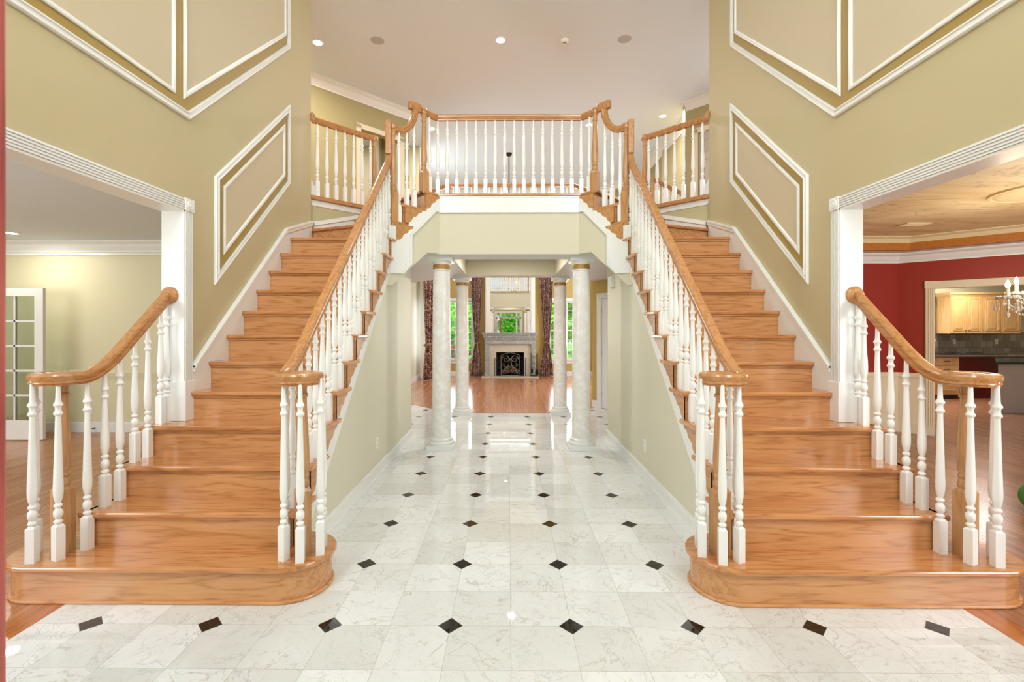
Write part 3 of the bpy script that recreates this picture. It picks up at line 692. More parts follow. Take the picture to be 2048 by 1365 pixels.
# ------------------------------------------------------------------ upper hall walls
def upper_walls():
    # left: angled wall with doorway
    def dwall(k, sg, x0, x1, do0, do1, name, mat):
        # wall on line y = k - X (X = sg*x); from X=x0 to x1, door opening X in do0..do1
        b = MB()
        def sgm(a, c, z0, z1):
            b.seg((sg * a, k - a), (sg * c, k - c), .12, z0, z1, 1 if sg > 0 else -1) if a < c else None
        sgm(x0, do0, F, ZC); sgm(do1, x1, F, ZC); sgm(do0, do1, F + 2.04, ZC)
        return struct(b.build(name, mat))
    # build so that the thickness lies behind (away from camera)
    b = MB()
    def back(sg, k, a, c, z0, z1, t=.12):
        o = t * S2
        b.plan([(sg * a, k - a), (sg * c, k - c), (sg * (c + o), k - c + o), (sg * (a + o), k - a + o)], z0, z1)
    # in mirrored coordinates the left wall is y = 8.8 - X
    back(-1, 8.8, 1.98, 2.12, F, ZC); back(-1, 8.8, 2.70, 5.2, F, ZC); back(-1, 8.8, 2.12, 2.70, F + 2.03, ZC)
    struct(b.build('wall_upper_left', M['upper_olive'])); b = MB()
    back(1, 9.85, 3.36, 3.52, F, ZC); back(1, 9.85, 4.12, 5.6, F, ZC); back(1, 9.85, 3.52, 4.12, F + 2.03, ZC)
    struct(b.build('wall_upper_right', M['upper_olive']))
    # room walls behind the two upper doorways, side closures
    b = MB(); b.box(-5.3, -5.2, 3.28, 8.6, F, ZC); b.box(-5.2, -2.51, 3.17, 3.28, F, ZC); b.box(-5.2, -2.1, 8.5, 8.6, F, ZC); b.seg((-2.0, 6.86), (-2.62, 7.3), .08, F, ZC, 0)
    struct(b.build('wall_upper_room_left', M['olive']))
    b = MB(); b.box(5.6, 5.7, 3.28, 8.6, F, ZC); b.box(2.51, 5.6, 3.17, 3.28, F, ZC); b.box(3.6, 5.6, 8.5, 8.6, F, ZC)
    struct(b.build('wall_upper_room_right', M['olive']))
    b = MB(); b.plan([(-5.2, 3.6), (-1.98, 6.82), (-2.1, 8.5), (-5.2, 8.5)], 3.0, F); b.plan([(5.6, 4.25), (3.36, 6.49), (3.6, 8.5), (5.6, 8.5)], 3.0, F)
    struct(b.build('floor_upper_rooms', M['border']))
    # door casings and doors
    for sg, k, a, c, nm, idx in ((-1, 8.8, 2.12, 2.70, 'left', 14), (1, 9.85, 3.52, 4.12, 'right', 15)):
        b = MB()
        def front(a, c, z0, z1, t=.02):
            o = t * S2
            b.plan([(sg * a, k - a), (sg * c, k - c), (sg * (c - o), k - c - o), (sg * (a - o), k - a - o)], z0, z1)
        front(a - .065, a, F, F + 2.10); front(c, c + .065, F, F + 2.10); front(a - .065, c + .065, F + 2.03, F + 2.12)
        struct(b.build('trim_%d_upper_door_casing' % idx, M['wains']))
    # left door stands open into the room, right one nearly closed
    def panel_door(name, p, ang, wd, z0, h, mat, knob=True, kmat=None, label=None, hinge_side=1):
        o = bpy.data.objects.new(name, None); C.objects.link(o); o.location = (p[0], p[1], z0); o.rotation_euler = (0, 0, ang)
        o['kind'] = 'structure'
        l = MB(); l.box(0, wd, -.02, .02, 0, h)
        def lb(mb, nm, mt, **kw):
            me = mb.build(nm, mt, None, **kw); me.parent = o; return me
        lb(l, 'leaf', mat)
        pm = MB()
        for (x0, x1) in ((.11, wd / 2 - .035), (wd / 2 + .035, wd - .11)):
            for (a0, a1) in ((.22, .72), (.86, 1.52), (1.64, 1.88)):
                for s in (-1, 1):
                    P = [(x0, a0 * h / 2.03), (x1, a0 * h / 2.03), (x1, a1 * h / 2.03), (x0, a1 * h / 2.03)]
                    mould(pm, P, [(0, .0), (.004, .012), (.016, .012), (.024, .002), (.04, .010), (.055, .010)], lambda u, v, w_, s=s: (u, s * (.02 + w_), v))
                    pm.prism(offset_poly(P, .05), 0, .0095, lambda u, v, w_, s=s: (u, s * (.02 + w_), v))
        lb(pm, 'raised_panel', mat)
        if knob:
            kb = MB()
            for s in (-1, 1):
                kb.sphere((wd - .06, s * .07, .95), .028, 12, 8); kb.tube([(wd - .06, s * .02, .95), (wd - .06, s * .06, .95)], .01, 8)
            lb(kb, 'door_knob', kmat or M['brass'], smooth=True)
        hg = MB()
        for hz in (.25, h / 2, h - .22): hg.tube([(0, hinge_side * .022, hz - .045), (0, hinge_side * .022, hz + .045)], .007, 8)
        lb(hg, 'hinge', kmat or M['brass'])
        return o
    panel_door('door_1', (-2.14, 6.70), math.radians(112), .76, F + .01, 2.02, M['applwhite'], kmat=M['steel'])
    panel_door('door_2', (3.54, 6.37), math.radians(-50), .80, F + .01, 2.02, M['applwhite'], kmat=M['steel'])
    return panel_door
panel_door = upper_walls()

# great-room shell
GL, GR, GB = -2.62, 3.65, 12.12
b = MB(); b.box(GL - .12, GL, 4.4, 11.4, 0, SOF + .3); b.box(GL - .12, GL, 7.0, 11.4, SOF + .3, ZC)
b.seg((GL, 11.4), (-2.4, GB), .12, 0, ZC, 1)
struct(b.build('wall_great_room_left', M['sage']))
b = MB(); b.box(GR, GR + .12, 8.5, 10.6, 0, ZC); b.box(GR, GR + .12, 6.5, 8.5, F, ZC); b.seg((GR, 10.6), (2.7, GB), .12, 0, ZC, -1)
b.seg((3.36, 6.6), (3.76, 6.6), .12, F, ZC)
struct(b.build('wall_great_room_right', M['upper_olive']))
b = MB()
WN = [(-2.24, -1.13), (1.28, 2.38)]; wz0, wz1 = .50, 2.33
b.box(-2.45, -.40, GB, GB + .14, 0, wz0); b.box(.49, 2.75, GB, GB + .14, 0, wz0); b.box(-2.45, 2.75, GB, GB + .14, wz1, ZC)
b.box(-2.45, WN[0][0], GB, GB + .14, wz0, wz1); b.box(WN[0][1], -.40, GB, GB + .14, wz0, .76); b.box(.49, WN[1][0], GB, GB + .14, wz0, .76); b.box(WN[0][1], WN[1][0], GB, GB + .14, .76, wz1); b.box(WN[1][1], 2.75, GB, GB + .14, wz0, wz1)
struct(b.build('wall_back', M['mustard']))
b = MB(); b.box(-2.45, -.85, GB - .016, GB, 0, .14); b.box(.95, 2.75, GB - .016, GB, 0, .14); b.box(GL, GL + .016, 4.4, 11.4, 0, .14); b.seg((GL, 11.4), (-2.4, GB), .03, 0, .14, -1)
struct(b.build('baseboard_great_room', M['white']))
# cornices of the upper level
def crown(b, p, q, z, s=.13, side=1):
    p = Vector(p); q = Vector(q); d = (q - p).normalized(); n = Vector((-d.y, d.x)) * side
    prof = [(0, -s), (.012, -s), (.016, -s * .86), (s * .35, -s * .55), (s * .5, -s * .3), (s * .8, -s * .16), (s * .86, -.012), (s, -.012), (s, 0), (0, 0)]
    m = lambda u, v, w: (p.x + (q.x - p.x) * w + n.x * u, p.y + (q.y - p.y) * w + n.y * u, z + v)
    b.prism(prof, 0, 1, m)
b = MB()
crown(b, (-5.2, 3.6), (-1.98, 6.82), ZC, .15, -1); crown(b, (3.36, 6.49), (5.6, 4.25), ZC, .15, -1)
crown(b, (GL, 7.0), (GL, 11.4), ZC, .16, -1); crown(b, (GR, 6.5), (GR, 10.6), ZC, .16, 1); crown(b, (GR, 10.6), (2.7, GB), ZC, .16, 1); crown(b, (-2.4, GB), (2.7, GB), ZC, .16, -1)
struct(b.build('trim_16_upper_crown', M['white']))
# downstairs angled closet wall with door, right of the passage
b = MB()
def dseg(a, c, z0, z1): b.plan([(a, 8.0 - a), (c, 8.0 - c), (c + .085, 8.0 - c + .085), (a + .085, 8.0 - a + .085)], z0, z1)
dseg(1.57, 1.72, 0, SOF); dseg(1.72, 2.30, 2.05, SOF); dseg(2.30, 2.64, 0, SOF)
b.seg((1.57, 6.43), (3.65, 8.5), .1, 0, SOF + .3, -1); b.box(2.62, 2.74, 4.4, 5.4, 0, SOF)
struct(b.build('wall_closet', M['mustard']))
b = MB()
def fseg(a, c, z0, z1, t=.02): o = t * S2; b.plan([(a, 8.0 - a), (c, 8.0 - c), (c - o, 8.0 - c - o), (a - o, 8.0 - a - o)], z0, z1)
fseg(1.655, 1.72, 0, 2.05); fseg(2.30, 2.365, 0, 2.05); fseg(1.655, 2.365, 2.05, 2.14); fseg(1.655, 1.67, 0, 2.14, .03); fseg(1.70, 1.715, 0, 2.06, .028)
struct(b.build('trim_17_closet_door_casing', M['white']))
b = MB(); fseg(1.57, 1.655, 0, .14); struct(b.build('baseboard_closet', M['white']))
panel_door('door_3', (1.735, 6.30), math.radians(-45), .79, .012, 2.03, M['white'], kmat=M['steel'], hinge_side=-1)

# ------------------------------------------------------------------ railings
RAILP = [(-.020, -.070), (.020, -.070), (.021, -.061), (.028, -.057), (.028, -.050), (.0245, -.046), (.031, -.030), (.032, -.016), (.027, -.005), (.014, 0), (-.014, 0), (-.027, -.005), (-.032, -.016), (-.031, -.030), (-.0245, -.046), (-.028, -.050), (-.028, -.057), (-.021, -.061)]
_balcache = {}
def baluster_mesh(h):
    h = round(h, 2)
    if h in _balcache: return _balcache[h]
    b = MB(); q = .022; hb = .2 if h > .7 else .18
    b.box(-q, q, -q, q, 0, hb - .012)
    b.add([(-q, -q, hb - .012), (q, -q, hb - .012), (q, q, hb - .012), (-q, q, hb - .012), (-.012, -.012, hb), (.012, -.012, hb), (.012, .012, hb), (-.012, .012, hb)],
          [(0, 1, 5, 4), (1, 2, 6, 5), (2, 3, 7, 6), (3, 0, 4, 7), (4, 5, 6, 7)])
    z = hb; t = h - .185
    prof = [(.011, -.004), (.014, .004), (.021, .010), (.021, .018), (.013, .026), (.014, .034), (.021, .042), (.0225, .060), (.021, .076), (.014, .084), (.013, .092), (.0205, .100), (.0205, .108), (.0135, .116), (.0135, .124)]
    prof = [(r, z + a) for r, a in prof]
    s0 = z + .135
    prof += [(.0185, s0), (.0225, s0 + .03), (.0235, s0 + .065), (.022, s0 + .11), (.018, s0 + (t - s0) * .55), (.0135, t - .012), (.0135, t)]
    prof += [(.021, t + .008), (.022, t + .016), (.0155, t + .026), (.0135, t + .038), (.0155, t + .050), (.0225, t + .060), (.021, t + .070), (.014, t + .080), (.0125, t + .10), (.010, h + .02)]
    b.lathe(prof, (0, 0, 0), 12)
    me = bpy.data.meshes.new('baluster'); me.from_pydata(b.v, [], b.f)
    bm = bmesh.new(); bm.from_mesh(me); bmesh.ops.recalc_face_normals(bm, faces=bm.faces); bm.to_mesh(me); bm.free()
    for p in me.polygons: p.use_smooth = True
    me.set_sharp_from_angle(angle=math.radians(38)); me.materials.append(M['bal_white'])
    _balcache[h] = me; return me
def baluster(par, x, y, z, ztop, rot=0):
    o = bpy.data.objects.new('baluster', baluster_mesh(ztop - z)); C.objects.link(o); o.parent = par
    o.location = Vector((x, y, z)) - worldloc(par); o.rotation_euler = (0, 0, rot); return o
def newel(par, x, y, z, ztop, hb, q=.042, rot=0, cap=True):
    b = MB(); h = ztop - z
    c, s = math.cos(rot), math.sin(rot)
    b.box(-q, q, -q, q, 0, hb)
    b.add([(-q, -q, hb), (q, -q, hb), (q, q, hb), (-q, q, hb), (-.028, -.028, hb + .02), (.028, -.028, hb + .02), (.028, .028, hb + .02), (-.028, .028, hb + .02)],
          [(0, 1, 5, 4), (1, 2, 6, 5), (2, 3, 7, 6), (3, 0, 4, 7), (4, 5, 6, 7)])
    b.v = [(x_ * c - y_ * s, x_ * s + y_ * c, z_) for x_, y_, z_ in b.v]
    a = hb + .015
    b.lathe([(.026, a), (.034, a + .012), (.037, a + .03), (.030, a + .05), (.028, a + .06), (.034, a + .068), (.034, a + .078), (.028, a + .086), (.036, a + .12), (.038, a + .16), (.034, a + (h - a) * .45), (.024, h - .13), (.023, h - .09), (.030, h - .08), (.030, h - .068), (.024, h - .06), (.024, h - .03), (.034, h - .012), (.036, h)], (0, 0, 0), 20)
    b.v = [(x + x_, y + y_, z + z_) for x_, y_, z_ in b.v]
    return b.build('newel_post', M['newel'], par, smooth=True, auto=35)
def smooth_path(pts, n=6):
    """Catmull-Rom through pts"""
    P = [Vector(p) for p in pts]; out = []
    for i in range(len(P) - 1):
        p0 = P[max(i - 1, 0)]; p1 = P[i]; p2 = P[i + 1]; p3 = P[min(i + 2, len(P) - 1)]
        for k in range(n):
            t = k / n
            out.append(.5 * ((2 * p1) + (-p0 + p2) * t + (2 * p0 - 5 * p1 + 4 * p2 - p3) * t * t + (-p0 + 3 * p1 - 3 * p2 + p3) * t ** 3))
    out.append(P[-1]); return out
RT = .80; VT = 1.25
def rail_top(y):
    if y > .56: return nz(y) + RT
    if y < .30: return VT
    t = (y - .30) / .26; a = VT; c = nz(.56) + RT; m1 = R_ / T_ * .26
    return (2 * t ** 3 - 3 * t ** 2 + 1) * a + (-2 * t ** 3 + 3 * t ** 2) * c + (t ** 3 - t ** 2) * m1
def volute_rail(sg, x, curl, yend, up):
    """handrail running along Y at x with a volute curling by curl (+1 = towards larger |x|); returns pts, headings going from the volute eye up the slope"""
    pts = []; hd = []
    VR = .14 if curl > 0 else .125; yc = .33; cx = x + curl * VR
    n = 46; turns = 1.35
    for i in range(n):
        k = 1 - i / n                 # 1 at eye .. 0 at rail
        a = k * turns * 2 * PI
        r = VR - (VR - .042) * (k ** .8)
        px = cx - curl * r * math.cos(a); py = yc - r * math.sin(a)
        pts.append((sg * px, py, VT))
    y = yc
    while y < yend:
        pts.append((sg * x, y, rail_top(y))); y += .04 if y < .7 else .2
    for i, p in enumerate(pts):
        q0 = pts[max(i - 1, 0)]; q1 = pts[min(i + 1, len(pts) - 1)]
        hd.append(math.atan2(q1[1] - q0[1], q1[0] - q0[0]))
    return pts, hd
def bal_top(y): return rail_top(y) - .058 / math.cos(math.atan(R_ / T_)) if y > .5 else rail_top(y) - .06
def inner_railing(sg, side):
    t = thing('stair_railing', (sg * 1.20, .33, R_), 'long oak railing with white balusters on the passage side of the %s staircase' % side, 'railing', None)
    pts, hd = volute_rail(sg, RX, -1, 2.64, None)
    hz = PI / 2
    y = 2.64; z = rail_top(y)
    extra = [(y, z), (2.70, z + .075), (2.735, z + .17), (2.74, z + .30), (2.74, 3.66)]
    for p in smooth_path([(sg * RX, a, b_) for a, b_ in extra], 4):
        pts.append(tuple(p)); hd.append(hz)
    b = MB(); b.sweep(pts, hd, RAILP); 
    b.build('handrail', M['rail'], t, smooth=True, auto=28)
    # upright of the gooseneck and its mitred cap above the newel
    g = MB(); q = .03
    g.box(min(sg * (RX - q), sg * (RX + q)), max(sg * (RX - q), sg * (RX + q)), 2.705, 2.775, 3.40, 3.775); g.build('gooseneck', M['rail'], t, bevel=.01)
    c = MB(); c.lathe([(.0, 0), (.052, 0), (.055, .012), (.055, .05), (.048, .066), (.0, .069)], (sg * 1.20, .33, VT - .070), 20); c.build('volute_cap', M['rail'], t, smooth=True)
    newel(t, sg * 1.20, .33, R_, VT - .06, .36, rot=PI / 6)
    newel(t, sg * 1.290, 2.80, 12 * R_ + .02, 3.71, .50, rot=PI / 4)
    for x, y in ((1.322, .385), (1.268, .245), (1.165, .222), (1.088, .31), (1.12, .425)):
        baluster(t, sg * x, y, R_, VT - .058, rot=random.uniform(-.1, .1) if x > 1.3 else sg * (.35 if x > 1.2 else -.25))
    for n in range(2, 13):
        for o in (.10, .212):
            yy = Yn(n) + o
            if n == 12 and o > .15: continue
            baluster(t, sg * RX, yy, n * R_, bal_top(yy))
    return t
def outer_railing(sg, side):
    where = 'living room opening' if side == 'left' else 'dining room opening'
    t = thing('stair_railing', (sg * 2.615, .33, R_), 'short oak railing curling out beside the %s, foot of the %s staircase' % (where, side), 'railing')
    pts, hd = volute_rail(sg, OX, 1, .97, None)
    pts.append((sg * OX, .985, rail_top(.985))); hd.append(PI / 2)
    MB().sweep(pts, hd, RAILP).build('handrail', M['rail'], t, smooth=True, auto=28)
    c = MB(); c.lathe([(.0, 0), (.052, 0), (.055, .012), (.055, .05), (.048, .066), (.0, .069)], (sg * 2.615, .33, VT - .070), 20); c.build('volute_cap', M['rail'], t, smooth=True)
    r = MB(); r.lathe([(0, 0), (.062, 0), (.062, .010), (.056, .018), (.048, .022), (0, .022)], (0, 0, 0), 24)
    r.v = [(sg * (OX - .012) + x, 1.001 - z, rail_top(.985) - .03 + y) for x, y, z in r.v]; r.build('rosette', M['rail'], t, smooth=True)
    newel(t, sg * 2.60, .335, R_, VT - .06, .36, rot=sg * PI / 8)
    for x, y, ro in ((OX + .005, .36, 0), (2.53, .235, .3), (2.645, .205, -.2), (2.735, .31, .2), (2.70, .43, 0)):
        baluster(t, sg * x, y, R_, VT - .058, rot=sg * ro)
    for n in (2, 3, 4):
        for o in ((.10, .21) if n < 4 else (.10, .158)):
            yy = Yn(n) + o; baluster(t, sg * OX, yy, n * R_, bal_top(yy))
    return t
for sg, side in ((-1, 'left'), (1, 'right')):
    inner_railing(sg, side); outer_railing(sg, side)

BT = 4.06
def bridge_railing():
    t = thing('bridge_railing', (0, 3.24, F), 'oak railing with white balusters across the front of the upstairs bridge', 'railing')
    MB().sweep([(-.875, 3.235, BT), (0, 3.235, BT), (.875, 3.235, BT)], [0, 0, 0], RAILP).build('handrail', M['rail_x'], t, smooth=True, auto=28)
    for sg in (-1, 1):
        d = Vector((sg * -S2, S2)); a = math.atan2(d.y, d.x)
        # diagonal level piece corner -> newel
        p0 = Vector((sg * 1.00, 3.09)); p1 = Vector((sg * .868, 3.232))
        dd = (p1 - p0).normalized(); ha = math.atan2(dd.y, dd.x)
        MB().sweep([(p0.x, p0.y, BT), (p1.x, p1.y, BT)], [ha, ha], RAILP).build('handrail', M['rail_x'], t, smooth=True, auto=28)
        # S-shaped easing from the stair newel up to the bridge newel
        s0 = Vector((sg * 1.32, 2.765))
        prof = [(0, 3.765), (.05, 3.757), (.10, 3.752), (.16, 3.768), (.22, 3.815), (.265, 3.89), (.288, 3.96), (.292, 4.03)]
        P = smooth_path([(s0.x + d.x * s, s0.y + d.y * s, z) for s, z in prof], 4)
        MB().sweep(P, [a] * len(P), RAILP).build('easing', M['rail'], t, smooth=True, auto=28)
        q = s0 + d * .288
        e = MB(); e.obox((q.x + d.x * .04, q.y + d.y * .04), d, .082, .030, BT - .06, BT + .035); e.build('gooseneck', M['rail'], t, bevel=.014)
        c = MB(); c.lathe([(0, 0), (.04, 0), (.045, .012), (.045, .052), (.036, .066), (0, .068)], (sg * 1.00, 3.09, BT - .062), 20); c.build('newel_cap', M['rail'], t, smooth=True)
        c = MB(); c.lathe([(0, 0), (.04, 0), (.045, .012), (.045, .05), (.036, .06), (0, .062)], (sg * 1.290, 2.80, 3.70), 20); c.build('newel_cap', M['rail'], t, smooth=True)
        newel(t, sg * 1.00, 3.09, F, BT - .06, .22, rot=PI / 4)
        baluster(t, sg * 1.235, 2.845, 13 * R_, 3.70, PI / 4)
        baluster(t, sg * 1.165, 2.925, 14 * R_, 3.71, PI / 4); baluster(t, sg * 1.095, 2.99, 14 * R_, 3.83, PI / 4)
        baluster(t, sg * .945, 3.145, F, BT - .06, PI / 4)
    for i in range(16):
        baluster(t, -.86 + i * .1148, 3.235, F, BT - .06)
bridge_railing()
def straight_rail(t, p, q, z0, zt, n, rt=True, first=.08, newel_at=None, ros=None):
    p = Vector(p); q = Vector(q); d = (q - p); L_ = d.length; d.normalize(); a = math.atan2(d.y, d.x)
    MB().sweep([(p.x, p.y, zt), (q.x, q.y, zt)], [a, a], RAILP).build('handrail', M['rail_x'], t, smooth=True, auto=28)
    for i in range(n):
        s = first + i * (L_ - 2 * first) / (n - 1); baluster(t, p.x + d.x * s, p.y + d.y * s, z0, zt - .06, a)
def hall_railing(sg, side):
    t = thing('hall_railing', (sg * 2.10, 3.56, F), 'upstairs hall railing set at an angle above the top steps, %s side' % side, 'railing')
    p = Vector((sg * 2.385, 3.265)); q = Vector((sg * 1.80, 3.85))
    straight_rail(t, p, q, F + .004, 4.06, 7, first=.06)
    d = (q - p).normalized()
    newel(t, q.x, q.y, F + .004, 4.0, .30, rot=PI / 4)
    MB().lathe([(0, 0), (.04, 0), (.045, .012), (.045, .055), (.036, .066), (0, .068)], (q.x, q.y, 3.998), 20).build('newel_cap', M['rail'], t, smooth=True)
    r = MB(); r.lathe([(0, 0), (.065, 0), (.065, .010), (.056, .018), (.045, .024), (0, .024)], (0, 0, 0), 24)
    r.v = [(sg * (WX - .002 - z), 3.235 + x, 4.03 + y) for x, y, z in r.v]; r.build('rosette', M['rail'], t, smooth=True)
    s = MB(); s.prism([(0, 0), (.07, 0), (.07, .0), (.07, .12), (.0, .19)], 0, .025, lambda u, v, w: (sg * (2.39 - w * .3 - u * .2), 3.235 + u * .9, F + .004 + v)); s.build('starter_block', M['bal_white'], t)
hall_railing(-1, 'left'); hall_railing(1, 'right')
t = thing('overlook_railing', (0.03, 5.84, F), 'far railing behind the bridge that overlooks the fireplace room', 'railing')
straight_rail(t, (-1.06, 5.84), (1.10, 5.84), F, 4.05, 20)
straight_rail(t, (-1.06, 5.84), (-1.96, 6.76), F, 4.05, 11); straight_rail(t, (1.10, 5.84), (2.35, 7.05), F, 4.05, 15)
newel(t, -1.06, 5.84, F, 4.05, .30); newel(t, 1.10, 5.84, F, 4.05, .30)
t = thing('back_stair_railing', (2.46, 5.6, F), 'short angled railing seen through the balusters at the upper right', 'railing')
straight_rail(t, (2.46, 5.60), (3.30, 6.46), F, 4.05, 9); newel(t, 2.46, 5.6, F, 4.07, .30)

# ------------------------------------------------------------------ columns
def column(x, y, label):
    t = thing('column', (x, y, 0), label, 'column', 'veined marble columns under the bridge')
    MB().box(x - .168, x + .168, y - .168, y + .168, 0, .055).build('plinth', M['white'], t, bevel=.003)
    b = MB(); b.lathe([(.16, .055), (.164, .07), (.160, .088), (.148, .094), (.136, .10), (.140, .112), (.138, .126), (.128, .132), (.12, .14)], (x, y, 0), 36); b.build('base_ring', M['white'], t, smooth=True)
    b = MB(); b.lathe([(.120, .138), (.116, .16), (.114, .5), (.1135, 1.1), (.108, 1.8), (.105, 2.21)], (x, y, 0), 40); b.build('shaft', M['column'], t, smooth=True)
    b = MB(); b.lathe([(.108, 2.205), (.116, 2.212), (.116, 2.222), (.108, 2.228)], (x, y, 0), 36); b.build('astragal', M['white'], t, smooth=True)
    b = MB(); b.lathe([(.106, 2.226), (.106, 2.288)], (x, y, 0), 36); b.build('gold_band', M['goldband'], t, smooth=True)
    b = MB(); b.lathe([(.108, 2.286), (.112, 2.292), (.114, 2.302), (.126, 2.316), (.136, 2.326), (.138, 2.334)], (x, y, 0), 36); b.box(x - .15, x + .15, y - .15, y + .15, 2.334, SOF - .004)
    b.box(x - .142, x + .142, y - .142, y + .142, 2.325, 2.336)
    b.build('capital', M['white'], t, smooth=True, auto=30)
column(-.848, 3.468, 'left of the two nearer marble columns, at the mouth of the passage')
column(.898, 3.468, 'right of the two nearer marble columns, at the mouth of the passage')
column(-.815, 5.735, 'left of the two farther marble columns, beside the wood floor')
column(.888, 5.735, 'right of the two farther marble columns, beside the wood floor')

# ------------------------------------------------------------------ fireplace wall
FX = .045
t = thing('fireplace', (FX, 11.9, 0), 'carved grey stone fireplace with pale marble surround at the far wall', 'fireplace')
b = MB(); b.box(FX - .64, FX - .43, 11.93, 12.1, 0.03, .99); b.box(FX + .43, FX + .64, 11.93, 12.1, 0.03, .99); b.box(FX - .43, FX + .43, 11.93, 12.1, .745, .99); b.build('marble_surround', M['fpmarble'], t)
for s in (-1, 1):
    b = MB()
    b.box(min(FX + s * .64, FX + s * .775), max(FX + s * .64, FX + s * .775), 11.86, 12.1, .03, 1.0)
    b.box(min(FX + s * .665, FX + s * .75), max(FX + s * .665, FX + s * .75), 11.85, 11.9, .12, .95)
    b.box(min(FX + s * .63, FX + s * .79), max(FX + s * .63, FX + s * .79), 11.85, 12.1, .03, .11)
    b.build('stone_leg', M['fpstone'], t, bevel=.004)
b = MB(); b.box(FX - .78, FX + .78, 11.86, 12.1, .99, 1.12); b.box(FX - .76, FX + .76, 11.85, 11.9, 1.01, 1.08); b.box(FX - .80, FX + .80, 11.84, 12.1, 1.12, 1.20)
for k in range(34):
    x = FX - .77 + k * .0467; b.box(x - .014, x + .014, 11.825, 11.85, 1.135, 1.185)
b.build('carved_frieze', M['fpstone'], t, bevel=.003)
b = MB(); b.box(FX - .82, FX + .82, 11.82, 12.1, 1.20, 1.26); b.box(FX - .85, FX + .85, 11.79, 12.1, 1.26, 1.31); b.box(FX - .87, FX + .87, 11.76, 12.1, 1.31, 1.345); b.build('mantel_shelf', M['fpstone'], t, bevel=.006)
b = MB(); b.box(FX - .43, FX - .41, 11.94, 12.5, .03, .745); b.box(FX + .41, FX + .43, 11.94, 12.5, .03, .745); b.box(FX - .43, FX + .43, 12.48, 12.5, .03, .745); b.box(FX - .43, FX + .43, 11.94, 12.5, .735, .745); b.box(FX - .43, FX + .43, 11.94, 12.5, .0, .03); b.build('firebox', M['soot'], t)
MB().box(FX - .86, FX + .86, 11.55, 11.93, 0, .03).build('hearth_slab', M['fpmarble'], t, bevel=.003)
for i, (x0, y0, x1, y1, z, r) in enumerate(((-.25, 12.1, .2, 12.14, .14, .055), (-.18, 12.22, .26, 12.18, .15, .06), (-.16, 12.12, .12, 12.22, .256, .045))):
    o = MB().tube([(FX + x0, y0, z), (FX + (x0 + x1) / 2, (y0 + y1) / 2, z + .01), (FX + x1, y1, z)], r, 10).build('fire_log', M['log']); link_props(o, ['front split log lying low in the dark firebox', 'rear log lying low at the back of the firebox', 'log resting across the other two in the firebox'][i], 'log', 'logs in the firebox')
def scroll(b, cx, cz, r, y, s=1, turns=1.6, a0=0, th=.005, flip=1):
    P = []
    for i in range(26):
        k = i / 25; a = a0 + s * turns * 2 * PI * k; rr = r * (1 - k * .82)
        P.append((cx + rr * math.cos(a), y, cz + flip * rr * math.sin(a)))
    b.tube(P, th, 5)
# folding screen
t = thing('fireplace_screen', (FX, 11.72, .03), 'folding wrought iron scroll screen before the firebox', 'screen')
b = MB(); y = 11.72; w2 = .275
arch = [(FX - w2 + 2 * w2 * i / 16, y, .66 + .075 * math.sin(PI * i / 16)) for i in range(17)]
b.tube([(FX - w2, y, .03), (FX - w2, y, .66)] + arch[1:-1] + [(FX + w2, y, .66), (FX + w2, y, .03)], .011, 6); b.tube([(FX - w2, y, .05), (FX + w2, y, .05)], .011, 6)
for s in (-1, 1):
    scroll(b, FX + s * .13, .54, .12, y, 1 if s > 0 else -1, 1.5, 0 if s > 0 else PI, .008); scroll(b, FX + s * .13, .22, .12, y, -1 if s > 0 else 1, 1.5, 0 if s > 0 else PI, .008)
    scroll(b, FX + s * .2, .37, .06, y, 1, 1.3, PI / 2 * s)
    b.tube([(FX + s * .24, y, .1), (FX + s * .05, y, .36), (FX + s * .01, y, .55), (FX + s * .1, y, .66)], .008, 5)
b.build('centre_panel', M['iron'], t)
for s in (-1, 1):
    b = MB(); x0, y0, x1, y1 = FX + s * w2, 11.72, FX + s * .46, 11.64
    f = lambda k, z: (x0 + (x1 - x0) * k, y0 + (y1 - y0) * k, z)
    b.tube([f(0, .05), f(0, .62), f(1, .57), f(1, .05), f(0, .05)], .011, 6)
    for z in (.14, .30, .46):
        P = [f(.5 + .36 * (1 - k / 16) * math.cos(k * .6), z + .07 * (1 - k / 16) * math.sin(k * .6)) for k in range(16)]; b.tube(P, .007, 5)
    b.build('side_panel', M['black'], t)
b = MB(); b.plan([(FX - w2, 11.722), (FX + w2, 11.722), (FX + w2, 11.724), (FX - w2, 11.724)], .05, .66)
# tool set
t = thing('fireplace_tool_set', (.80, 11.74, .03), 'black iron tool stand with shovel and brush right of the screen', 'tool stand')
b = MB(); b.box(.66, .88, 11.68, 11.80, .03, .05); b.tube([(.675, 11.74, .05), (.675, 11.74, .735), (.87, 11.74, .735), (.87, 11.74, .05)], .009, 6); scroll(b, .75, .25, .055, 11.74); scroll(b, .75, .42, .055, 11.74, -1); scroll(b, .75, .60, .055, 11.74); b.build('stand', M['black'], t)
b = MB(); b.tube([(.845, 11.70, .22), (.845, 11.70, .70)], .008, 6); b.box(.80, .89, 11.69, 11.71, .08, .23); b.build('shovel', M['black'], t)
b = MB(); b.tube([(.70, 11.70, .26), (.70, 11.70, .72)], .007, 6); b.lathe([(.012, 0), (.035, .02), (.03, .12), (.008, .15)], (.70, 11.70, .12), 10); b.build('brush', M['black'], t)
